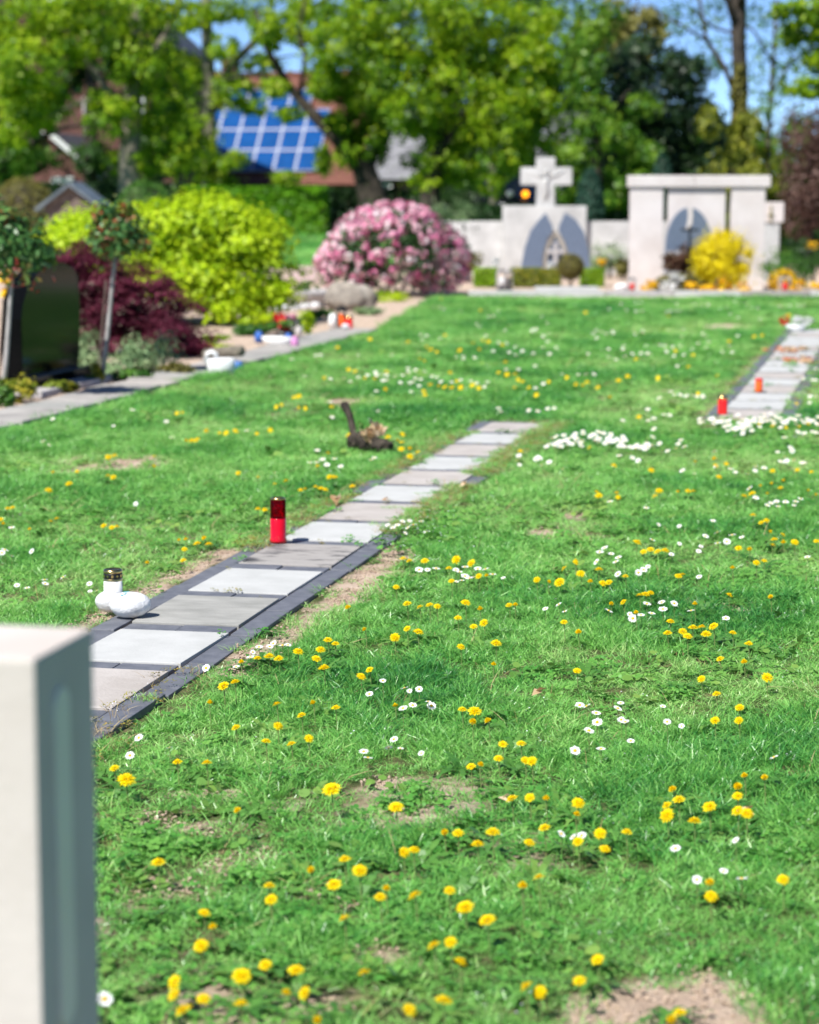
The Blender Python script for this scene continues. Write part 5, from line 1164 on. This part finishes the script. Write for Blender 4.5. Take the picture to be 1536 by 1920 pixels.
def house(name, label, px, Y, w, dpt, eave, ridge, wall, roofm, rz=-ANG, ov=.4, courses=9, gable_front=False, verge=None):
    """gabled house; the long side (or the gable) faces the graveyard; px = photo column of its middle"""
    verge = verge or M_frame
    c = at(px, 350, Y); t = thing(name, label, "house", (c.x, c.y, 0), rz)
    if gable_front:
        MB().prism([(-w / 2, -.2), (w / 2, -.2), (w / 2, eave), (0, ridge), (-w / 2, eave)], 'y', 0, dpt).build("wall", wall, t)
        for s in (-1, 1):
            sl = MB(); rise = ridge - eave; L = math.hypot(w / 2, rise)
            dv = Vector((s * w / 2, 0, -rise)).normalized(); nv = Vector((s * rise, 0, w / 2)).normalized()
            a = Vector((0, -ov, ridge)) + nv * .06; b = a + dv * (L + ov)
            sl.add([a, b, b + Vector((0, dpt + 2 * ov, 0)), a + Vector((0, dpt + 2 * ov, 0)), a + nv * .12, b + nv * .12, b + nv * .12 + Vector((0, dpt + 2 * ov, 0)), a + nv * .12 + Vector((0, dpt + 2 * ov, 0))],
                   [(0, 1, 2, 3), (4, 5, 6, 7), (0, 1, 5, 4), (1, 2, 6, 5), (2, 3, 7, 6), (3, 0, 4, 7)])
            sl.build("roof_slope", roofm, t)
            (MB().add([a + Vector((0, -.03, 0)) - nv * .02, b + Vector((0, -.03, 0)) - nv * .02, b + Vector((0, -.03, 0)) + nv * .17, a + Vector((0, -.03, 0)) + nv * .17, a - nv * .02, b - nv * .02, b + nv * .17, a + nv * .17], [(0, 1, 2, 3), (0, 4, 5, 1), (3, 2, 6, 7), (4, 7, 6, 5)]).build("verge_board", verge, t))
    else:
        MB().prism([(0, -.2), (dpt, -.2), (dpt, eave), (dpt / 2, ridge), (0, eave)], 'x', -w / 2, w / 2).build("wall", wall, t)
        rise = ridge - eave; L = math.hypot(dpt / 2, rise) + ov; th = math.atan2(rise, dpt / 2)
        m = MB(); stp = L / courses
        for k in range(courses):                     # tile courses, each lapping the one below
            for s in (1, -1):
                rot = Matrix.Rotation(s * (th - .02), 3, 'X'); d = (k + .5) * stp
                y = dpt / 2 - s * (L - d) * math.cos(th) ; z = ridge - (L - d) * math.sin(th) + .10
                m.box((0, y, z), (w + 2 * ov, stp * 1.08, .06), rot)
        m.build("roof", roofm, t)
        MB().tube([(-w / 2 - ov, dpt / 2, ridge + .14), (w / 2 + ov, dpt / 2, ridge + .14)], .13, n=8).build("ridge", roofm, t)
    return t
def window(t, x, z, w, h, y=-.04, cols=2, door=False):
    f = MB(); b = .09
    for sx in (-1, 1): f.box((x + sx * (w / 2 - b / 2), y, z), (b, .10, h))
    for szz in (-1, 1): f.box((x, y, z + szz * (h / 2 - b / 2)), (w - 2 * b, .10, b))
    for k in range(1, cols): f.box((x - w / 2 + k * w / cols, y, z), (.06, .08, h - 2 * b))
    fr = f.build("door_frame" if door else "window", M_frame, t)
    MB().box((x, y + .02, z), (w - 2 * b, .03, h - 2 * b)).build("pane", M_frame if door else M_pane, fr)
# house with the solar roof
Yh = 112.0
t = house("solar_house", "brick house with red tiled roof covered in blue solar panels", 486, Yh, 9.2, 9.4, 1.9, 6.9, M_brick, M_tile_red)
th = math.atan2(5.0, 4.7); pw, ph = 1.06, 1.36; ns = Vector((0, -math.sin(th), math.cos(th))); up = Vector((0, math.cos(th), math.sin(th)))
pm = MB().box((0, 0, 0), (pw - .06, ph - .06, .04)).mesh("solar_panel", M_panel); fm = MB()
for sx in (-1, 1): fm.box((sx * (pw / 2 - .032), 0, 0), (.06, ph, .06))
for sy in (-1, 1): fm.box((0, sy * (ph / 2 - .032), 0), (pw - .125, .06, .06))
fmm = fm.mesh("frame", M_alu)
for i in range(6):
    for j in range(4):
        if (i, j) in ((0, 3), (5, 3)): continue
        p = Vector((-3.05 + i * pw, 0, 1.9)) + up * (.35 + ph * (j + .5)) + ns * .24
        o = link_mesh("solar_panel", pm, t); o.location = p; o.rotation_euler = (th, 0, 0)
        f = link_mesh("panel_frame", fmm, o)
MB().box((-2.6, 4.2, 7.2), (.7, .7, 1.3)).build("chimney", M_brick, t)
# big brick house at the left
t = house("brick_house", "tall red brick house with white windows behind the left trees", 95, 100, 10.5, 9, 7.4, 12.0, M_brick, M_tile_dark, rz=R(-4), gable_front=True, verge=M_tile_dark)
for x, z, w, h in ((-.6, 4.4, .5, 1.2), (1.7, 4.5, .45, 1.6), (-3.2, 4.4, .9, 1.3), (.6, 8.8, 1.0, 1.2), (3.6, 4.6, .9, 1.4)): window(t, x, z, w, h, cols=2 if w > .8 else 1)
t = house("brick_garage", "small brick garage with white verge and white door below the brick house", 92, 92, 3.7, 6, 2.0, 3.55, M_brick, M_tile_dark, rz=R(-4), gable_front=True, ov=.25)
window(t, .55, 1.3, .85, 1.35, cols=1, door=True)
t = house("grey_roof_house", "low brick house with pale grey roof right of the solar house", 765, 101, 3.6, 6.5, 2.0, 4.7, M_brick, M_roof_grey, courses=6, ov=.3)
window(t, -1.2, 1.3, 1.0, .9)
t = house("far_brick_house", "brick house with grey roof half hidden behind the cross", 985, 124, 8.0, 8, 3.0, 5.4, M_brick, M_roof_grey, rz=R(-6))
for x in (-2.6, -.5, 1.8): window(t, x, 1.9, 1.0, 1.2)
# parked car with its indicator lit
c = at(955, 400, 82)
t = thing("parked_van", "dark van with a glowing orange indicator behind the thin tree", "van", (c.x, c.y, -.05), R(8)); t.scale = (1.15, 1.2, 1.38)
body = [(-.85, .35), (.85, .35), (.90, .55), (.86, .95), (.72, 1.02), (.60, 1.45), (.45, 1.52), (-.45, 1.52), (-.60, 1.45), (-.72, 1.02), (-.86, .95), (-.90, .55)]
m = MB(); prof = [(-2.1, .5, .72), (-2.0, .9, .85), (-.9, .98, .95), (-.2, 1.5, 1.0), (1.1, 1.5, 1.0), (1.9, 1.05, .95), (2.15, .6, .8)]
rings = []
for y, top, k in prof: rings.append([(-.86 * k, y, .32), (-.88 * k, y, .7 if top > .75 else .55), (-.80 * k * (.82 if top > 1.2 else 1), y, top - .06), (-.55 * k, y, top), (.55 * k, y, top), (.80 * k * (.82 if top > 1.2 else 1), y, top - .06), (.88 * k, y, .7 if top > .75 else .55), (.86 * k, y, .32)])
vs = [q for r_ in rings for q in r_]; fs = [(k * 8 + q, k * 8 + (q + 1) % 8, k * 8 + 8 + (q + 1) % 8, k * 8 + 8 + q) for k in range(len(prof) - 1) for q in range(8)] + [tuple(range(8)), tuple(range(48, 56))]
m.add(vs, fs).build("body", surf("dark_car_paint", (.012, .014, .02), rough=.25, bump=0, spec=.5, coat=.6), t, True)
MB().add([(-.62, -.86, 1.0), (.62, -.86, 1.0), (.52, -.27, 1.44), (-.52, -.27, 1.44)], [(0, 1, 2, 3)]).build("windscreen", M_pane, t)
for sx in (-1, 1):
    for y in (-1.35, 1.35):
        w = MB().tube([(sx * .70, y, .33), (sx * .88, y, .33)], .33, n=18).build("wheel", M_dark, t); MB().tube([(sx * .881, y, .33), (sx * .89, y, .33)], .2, n=14).build("rim", M_silver, w)
    MB().blob((sx * .58, -2.06, .70), (.16, .07, .09), 1, 0, sub=2).build("headlight", M_white, t, True)
MB().blob((.10, -1.96, 1.02), (.10, .06, .075), 1, 0, sub=2).build("indicator", emit("lit_indicator", (1, .33, .01), 2.8), t, True)
MB().blob((-.36, -1.97, 1.03), (.10, .06, .075), 1, 0, sub=2).build("lamp", M_white, t, True)
for sx in (-1, 1): MB().tube([(sx * (.10 if sx > 0 else .36), -1.93, .80), (sx * (.10 if sx > 0 else .36), -1.95, 1.0)], .02, n=6).build("lamp_stem", M_dark, t)
# green wire fence panel
a, b = at(893, 415, 70), at(956, 415, 70); z0, z1 = max(.02, at(0, 412, 70).z), at(0, 386, 70).z
t = thing("wire_fence", "low green wire fence panel left of the cross wall", "fence", (a.x, 70, 0)); W = b.x - a.x
Mg = surf("green_wire", (.02, .16, .09), rough=.5, bump=0)
for k in range(3): MB().box((W * k / 2, 0, z1 / 2), (.05, .05, z1 + .1)).build("post", Mg, t)
wm = MB()
for k in range(24): wm.box((W * (k + .5) / 24, .03, (z0 + z1) / 2), (.012, .01, z1 - z0))
for k in range(7): wm.box((W / 2, .042, z0 + (z1 - z0) * k / 6), (W, .012, .014))
wm.build("mesh", Mg, t)
# little gabled shelter and the clipped domes behind the bed
Yq = 44.0
c = at(134, 400, Yq); t = thing("gabled_shelter", "little gabled wooden shelter with slate blue roof behind the lime shrub", "shelter", (c.x, c.y, 0), R(-6))
e_ = at(0, 388, Yq).z; r_ = at(0, 341, Yq).z; hw = sz(62, Yq)
MB().prism([(-hw * .82, -.1), (hw * .82, -.1), (hw * .82, e_ + .03), (0, r_ - .07), (-hw * .82, e_ + .03)], 'y', 0, .7).build("boarded_wall", M_wood, t)
for s in (-1, 1):
    dv = Vector((s * hw, 0, e_ - r_)).normalized(); nv = Vector((-dv.z * s, 0, abs(dv.x))); nv = Vector((s * abs(dv.z), 0, abs(dv.x)))
    L = math.hypot(hw, r_ - e_) * 1.08; A = Vector((0, -.15, r_)); Bq = A + dv * L
    MB().add([A, Bq, Bq + Vector((0, 1.0, 0)), A + Vector((0, 1.0, 0)), A - nv * .06, Bq - nv * .06, Bq - nv * .06 + Vector((0, 1, 0)), A - nv * .06 + Vector((0, 1, 0))], [(0, 1, 2, 3), (4, 5, 6, 7), (0, 1, 5, 4), (1, 2, 6, 5), (3, 0, 4, 7)]).build("roof_slope", M_roofmetal, t)
for k, (px, py, rx, ry, Y, lb, mt) in enumerate(((42, 392, 72, 58, 50, "big ochre green clipped dome bush at the left edge", M_olive), (271, 372, 62, 34, 52, "dark olive clipped dome bush behind the lime shrub", M_green))):
    c = at(px, py, Y); t = thing("dome_bush", lb, "shrub", (c.x, c.y, 0), 0, "clipped dome bushes"); r = sz(rx, Y); zz = max(.5, at(0, py - ry, Y).z)
    shell_leaves("foliage", (0, 0, zz * .45), (r, r, zz * .55), 5200, .07, mt, t, 300 + k, amp=.05); MB().blob((0, 0, zz * .45), (r * .9, r * .9, zz * .5), 2, .04).build("core", M_barkdark, t); MB().tube([(0, 0, -.1), (0, 0, zz * .3)], .08, n=8).build("trunk", M_bark, t)
# hedges
def hedge(label, x0, x1, top, Y, mt, seed, n=9000, dpt=1.2, s=.17):
    a, b = at(x0, top, Y), at(x1, top, Y); w = b.x - a.x; h = a.z
    t = thing("hedge", label, "hedge", ((a.x + b.x) / 2, Y, 0), 0, "hedges behind the graveyard")
    shell_leaves("foliage", (0, dpt / 2, h / 2), (w / 2, dpt / 2, h / 2), n, s, mt, t, seed, box=True, amp=.10)
    MB().box((0, dpt / 2, h / 2 - .1), (w * .97, dpt * .72, h * .93)).build("core", M_barkdark, t)
hedge("bright green long hedge between lime shrub and pink bush", 330, 612, 352, 78, M_hedgelf, 310)
hedge("dark hedge right of the bright hedge below the grey roof", 612, 905, 356, 84, M_dgreen, 311)
hedge("dark hedge behind the little shelter on the left", -140, 335, 345, 76, M_dgreen, 312)
hedge("dark hedge behind cross and arch under the trees", 1040, 1560, 372, 60, M_dgreen, 313, n=12000)
hedge("low dark hedge behind the wall left of the cross", 868, 1040, 388, 64, M_dgreen, 314, n=4000)
# columnar conifers
for k, (px, top, rx, Y, lb) in enumerate(((1107, 316, 27, 52, "dark blue green column conifer beside the stone cross"), (1243, 288, 22, 54, "blue green column conifer rising behind the arch lintel"))):
    c = at(px, top, Y); t = thing("column_conifer", lb, "tree", (c.x, Y, 0), 0, "column conifers"); r = sz(rx, Y)
    shell_leaves("crown", (0, 0, c.z * .5), (r, r, c.z * .52), 3800, .07, M_bluecon, t, 320 + k, amp=.07); MB().blob((0, 0, c.z * .5), (r * .82, r * .82, c.z * .48), 2, .04).build("core", M_barkdark, t); MB().tube([(0, 0, -.1), (0, 0, .5)], .07, n=8).build("trunk", M_bark, t)
# copper beech hedge at the right
c = at(1520, 300, 48); t = thing("beech_hedge", "tall brown copper beech at the right edge", "tree", (c.x, 48, 0))
crown("foliage", loc([ell(1515, 260, 52, 62, 48, .6), ell(1530, 340, 60, 70, 48, .7), ell(1500, 400, 36, 50, 48, .5), ell(1560, 300, 60, 100, 48, .6)], (c.x, 48, 0)), 7500, .085, M_beech, t, 330, sub=40, up=.2); MB().tube([(0, 0, -.1), (.02, 0, 1.2), (0, 0, 2.6)], [.09, .07, .03], n=8).build("trunk", M_barkdark, t)
# trees: trunk, limbs, crown
def tree(name, label, Y, trunk, tw, limbs, clumps, n, size, leaf, bark, seed, sub=34, rd=2.2, group="trees behind the graveyard", **k):
    b = at(trunk[0][0], trunk[0][1], Y); o = Vector((b.x, Y, 0)); t = thing(name, label, "tree", o, 0, group)
    g = random.Random(seed)
    pts = [Vector((0, 0, -.3))] + [at(px, py, Y) - o + Vector((0, g.uniform(-.3, .3), 0)) for px, py in trunk]
    pts[1].z = max(pts[1].z, .2)
    rr = [sz(w, Y) / 2 for w in tw]; MB().tube(pts, [rr[0] * 1.25] + rr, n=10).build("trunk", bark, t, True)
    if limbs:
        m = MB()
        for L, w0, w1 in limbs:
            p = [at(px, py, Y) - o + Vector((0, (0 if i == 0 else g.uniform(-.8, .8)), 0)) for i, (px, py) in enumerate(L)]
            m.tube(p, [sz(w0 + (w1 - w0) * i / (len(p) - 1), Y) / 2 for i in range(len(p))], n=7)
        m.build("limbs", bark, t, True)
    if clumps:
        gg = random.Random(seed + 1)
        cl = [ell(px, py, rx, ry, Y, rd * gg.uniform(.6, 1.1), gg.uniform(-1.2, 1.2)) for px, py, rx, ry in clumps]
        k.setdefault('sig', .17); crown("crown", loc(cl, o), n, size, leaf, t, seed, sub=sub, **k)
    return t
tree("broad_tree", "broad spring green tree with grey trunk at the upper left", 66, [(242, 372), (245, 250), (250, 120), (256, -30), (258, -140)], [44, 38, 34, 28, 22],
     [([(247, 240), (190, 150), (120, 60), (60, 10)], 18, 7), ([(250, 150), (310, 60), (350, -30)], 16, 6), ([(246, 200), (160, 190), (80, 220)], 12, 4)],
     [(70, 110, 85, 50), (150, 50, 100, 60), (250, 20, 110, 50), (60, 200, 70, 42), (200, 215, 55, 40), (270, 120, 70, 60), (300, 200, 50, 55), (330, 285, 42, 45), (260, 300, 50, 30), (20, 250, 40, 30), (40, 30, 50, 40), (20, 150, 30, 30)], 17000, .15, M_tree1, M_barkpale, 401, rd=1.6)
tree("dark_leaning_tree", "dark tree leaning in from the left picture edge", 72, [(-30, 360), (10, 300), (60, 265), (80, 200), (110, 120)], [40, 34, 26, 16, 10], [([(60, 265), (120, 240), (180, 230)], 12, 5)],
     [(30, 290, 45, 30), (0, 330, 40, 30), (70, 190, 50, 40)], 2200, .2, M_tree2, M_barkdark, 402)
tree("forked_tree", "brown barked tree with a limb rising to the right before the solar house", 80, [(393, 372), (394, 250), (390, 130), (386, 20), (384, -120)], [28, 26, 24, 20, 16],
     [([(394, 215), (430, 125), (480, 75), (545, 35), (620, -10)], 20, 8), ([(480, 75), (500, 20), (510, -40)], 8, 4), ([(388, 60), (340, 10), (310, -40)], 9, 4), ([(430, 125), (500, 110), (560, 100)], 7, 3)],
     [(350, 30, 50, 28), (455, 15, 70, 26), (440, 175, 40, 34), (365, 270, 40, 55), (345, 160, 40, 50), (410, 330, 30, 26), (540, 20, 50, 30), (420, 90, 26, 26), (490, 120, 40, 18), (560, 70, 22, 16), (430, 300, 30, 18), (400, 345, 44, 20), (540, 335, 26, 12), (480, 200, 26, 14), (605, 300, 16, 26)], 12000, .16, M_tree1, M_barkpale, 403, rd=1.5)
tree("slanting_tree", "dark tree with a trunk slanting up to the left before the solar roof", 76, [(700, 372), (680, 310), (640, 268), (585, 212), (540, 160), (500, 90), (480, 20)], [54, 44, 28, 21, 16, 11, 8],
     [([(560, 185), (575, 110), (560, 60), (570, 0)], 13, 6), ([(640, 268), (660, 200), (700, 120)], 22, 8), ([(540, 160), (470, 140), (420, 150)], 10, 4), ([(690, 320), (715, 260), (720, 180), (730, 90)], 34, 12)],
     [(590, 40, 70, 40), (650, 150, 60, 45), (700, 190, 55, 50), (640, 90, 60, 40), (690, 270, 42, 34), (610, 160, 30, 26), (520, 165, 26, 18), (500, 60, 30, 30), (545, 215, 24, 14), (655, 290, 26, 30), (640, 230, 30, 24)], 15000, .155, M_tree1, M_barkdark, 404, rd=1.5)
tree("middle_tree", "tall spring green tree with upright dark trunk above the pink bush", 70, [(805, 385), (815, 320), (833, 200), (836, 60), (838, -40), (840, -140)], [40, 30, 28, 24, 20, 16],
     [([(820, 290), (880, 200), (950, 120), (1000, 40)], 14, 6), ([(833, 180), (770, 100), (720, 30)], 12, 5), ([(835, 120), (900, 40), (940, -30)], 12, 5)],
     [(690, 30, 60, 40), (770, 55, 80, 55), (870, 30, 85, 45), (960, 60, 70, 55), (1040, 60, 55, 55), (740, 120, 60, 45), (820, 150, 80, 55), (920, 150, 70, 55), (1010, 165, 60, 55), (770, 215, 55, 45), (850, 245, 60, 50), (940, 235, 60, 50), (1020, 255, 55, 50), (870, 320, 42, 26), (800, 345, 36, 22), (920, 345, 30, 20), (960, 300, 36, 26), (830, 290, 40, 40), (700, 80, 60, 40), (1000, 120, 60, 40), (900, 90, 60, 40)], 27000, .15, M_tree1, M_barkdark, 405, rd=1.5)
tree("thin_tree", "slender tree with bare thin trunk left of the stone cross", 80, [(922, 405), (921, 330), (925, 250), (930, 170)], [22, 18, 15, 11], [([(924, 260), (960, 200), (985, 150)], 8, 4)], [(930, 200, 40, 60), (985, 200, 40, 60), (915, 310, 30, 24), (955, 300, 26, 24), (895, 340, 24, 18)], 3600, .2, M_tree2, M_barkpale, 406)
tree("dark_yew", "huge dark evergreen behind the cross and the arch", 62, [(1190, 400), (1190, 300), (1195, 200), (1195, 90)], [50, 46, 34, 14], None,
     [(1190, 270, 100, 75), (1150, 330, 80, 60), (1235, 340, 90, 60), (1230, 190, 80, 60), (1290, 140, 40, 30), (1300, 250, 60, 70), (1160, 170, 60, 60), (1200, 110, 50, 40), (1320, 330, 50, 50), (1265, 120, 30, 26), (1100, 370, 40, 40)], 15000, .17, M_yew, M_barkdark, 407, rd=2.0, sub=60)
tree("bright_maple", "brighter green tree in front of the dark evergreen", 58, [(1120, 400), (1118, 300), (1125, 200), (1110, 100)], [24, 20, 16, 10], [([(1122, 240), (1180, 170)], 8, 4)],
     [(1090, 120, 42, 60), (1120, 40, 46, 46), (1120, 215, 42, 42), (1090, 300, 34, 40), (1160, 255, 34, 30), (1180, 330, 40, 30), (1150, 370, 40, 26), (1060, 350, 26, 26), (1210, 290, 30, 24), (1200, 200, 30, 24)], 9000, .135, M_tree2, M_bark, 408, rd=1.0, vbias=.12)
tree("brown_leaf_tree", "sparse brownish tree crown above the dark evergreen", 66, [(1165, 400), (1160, 200), (1150, 60)], [18, 14, 9], [([(1155, 130), (1190, 60), (1200, -20)], 8, 3)], [(1150, 60, 50, 60), (1110, 100, 40, 50), (1200, 60, 40, 40), (1180, 110, 40, 30)], 3600, .18, M_olive, M_bark, 409)
tree("tall_ivy_tree", "tall dark trunk wrapped in ivy against the blue sky at the right", 60, [(1385, 395), (1386, 260), (1386, 160), (1384, 80), (1388, 0), (1392, -120)], [34, 30, 28, 28, 30, 26],
     [([(1384, 60), (1366, 5), (1340, -60)], 16, 9), ([(1388, 10), (1410, -60)], 14, 8), ([(1384, 190), (1352, 130), (1330, 70), (1316, -10)], 11, 6), ([(1384, 65), (1340, 50), (1290, 20)], 7, 3), ([(1330, 80), (1290, 60), (1230, 20)], 6, 3)],
     [(1386, 170, 14, 40), (1388, 240, 18, 40)], 1200, .15, M_olive, M_barkdark, 410, rd=.35)
tree("sparse_tree", "sparse tree with thin teal green leaves against the sky", 84, [(1440, 395), (1440, 250), (1450, 120), (1455, 0)], [12, 10, 8, 5], [([(1445, 180), (1490, 110), (1530, 80)], 6, 3), ([(1450, 120), (1410, 60), (1360, 30)], 6, 3), ([(1452, 60), (1500, 10)], 5, 3)],
     [(1445, 110, 40, 60), (1480, 150, 40, 40), (1420, 200, 40, 40), (1310, 30, 60, 30), (1250, 40, 50, 30), (1440, 20, 40, 24), (1340, 100, 40, 30)], 1500, .19, M_tree2, M_bark, 411, rd=1.4, sub=60, sig=.35)
tree("right_corner_tree", "yellow green crown hanging into the upper right corner", 64, [(1590, 395), (1585, 200), (1570, 60)], [26, 22, 14], [([(1580, 120), (1530, 60), (1490, 40)], 9, 3)], [(1505, 60, 36, 30), (1530, 20, 40, 30), (1545, 110, 36, 30), (1520, 165, 44, 16), (1470, 20, 20, 14)], 3000, .18, M_tree1, M_bark, 412, rd=1.0)
tree("golden_conifer", "golden green conifer between the tall trunk and the copper beech", 56, [(1405, 400), (1405, 300), (1405, 230)], [14, 10, 5], None, [(1400, 255, 34, 44), (1380, 320, 50, 42), (1430, 330, 44, 50), (1400, 390, 70, 40), (1455, 400, 40, 50), (1330, 230, 20, 30)], 5500, .13, M_goldcon, M_bark, 413, rd=.8, sub=40)
tree("dark_backdrop_tree", "added dense tree, crown shade painted into its leaf colour, behind the tall middle tree", 95, [(850, 380), (850, 200), (850, 60)], [30, 24, 14], None, [(700, 60, 70, 70), (800, 40, 90, 80), (920, 50, 100, 80), (1030, 80, 70, 90), (760, 180, 80, 70), (880, 200, 90, 80), (1000, 220, 80, 80), (830, 300, 70, 40), (960, 300, 60, 40)], 11000, .27, M_tree3, M_barkdark, 420, rd=2.5)  # added to darken the crown gaps, the shade is in its leaf colour
tree("dark_backdrop_tree", "added dense tree, crown shade painted into its leaf colour, behind the broad left tree", 88, [(170, 380), (170, 200), (175, 60)], [30, 24, 14], None, [(40, 50, 70, 50), (150, 30, 90, 50), (270, 70, 60, 70), (30, 190, 60, 40), (310, 250, 50, 60), (260, 340, 60, 30), (200, 110, 60, 40), (110, 150, 50, 34), (60, 300, 50, 26), (175, 300, 34, 34), (215, 200, 40, 30)], 9000, .26, M_tree3, M_barkdark, 421, rd=1.6)  # second added backdrop, its dark leaf colour imitates shade between the leaves
# the wood beyond, one mass
rg = np.random.default_rng(500); cl = []
for k in range(70):
    px = -260 + k * 30 + rg.uniform(-12, 12); top = 190 + rg.uniform(-40, 30) + (60 if px > 1290 else 0) - (30 if px < 120 else 0); Y = 138 + rg.uniform(-6, 10)
    cl.append(ell(px, (top + 365) / 2, 34, (365 - top) / 2, Y, 2.0))
wood = crown("far_wood", cl, 26000, .55, M_tree2, None, 501, sub=26, shell=.5, minz=-.05)
tag(wood, "far wood of dark green trees behind the houses", "wood", kind='stuff')
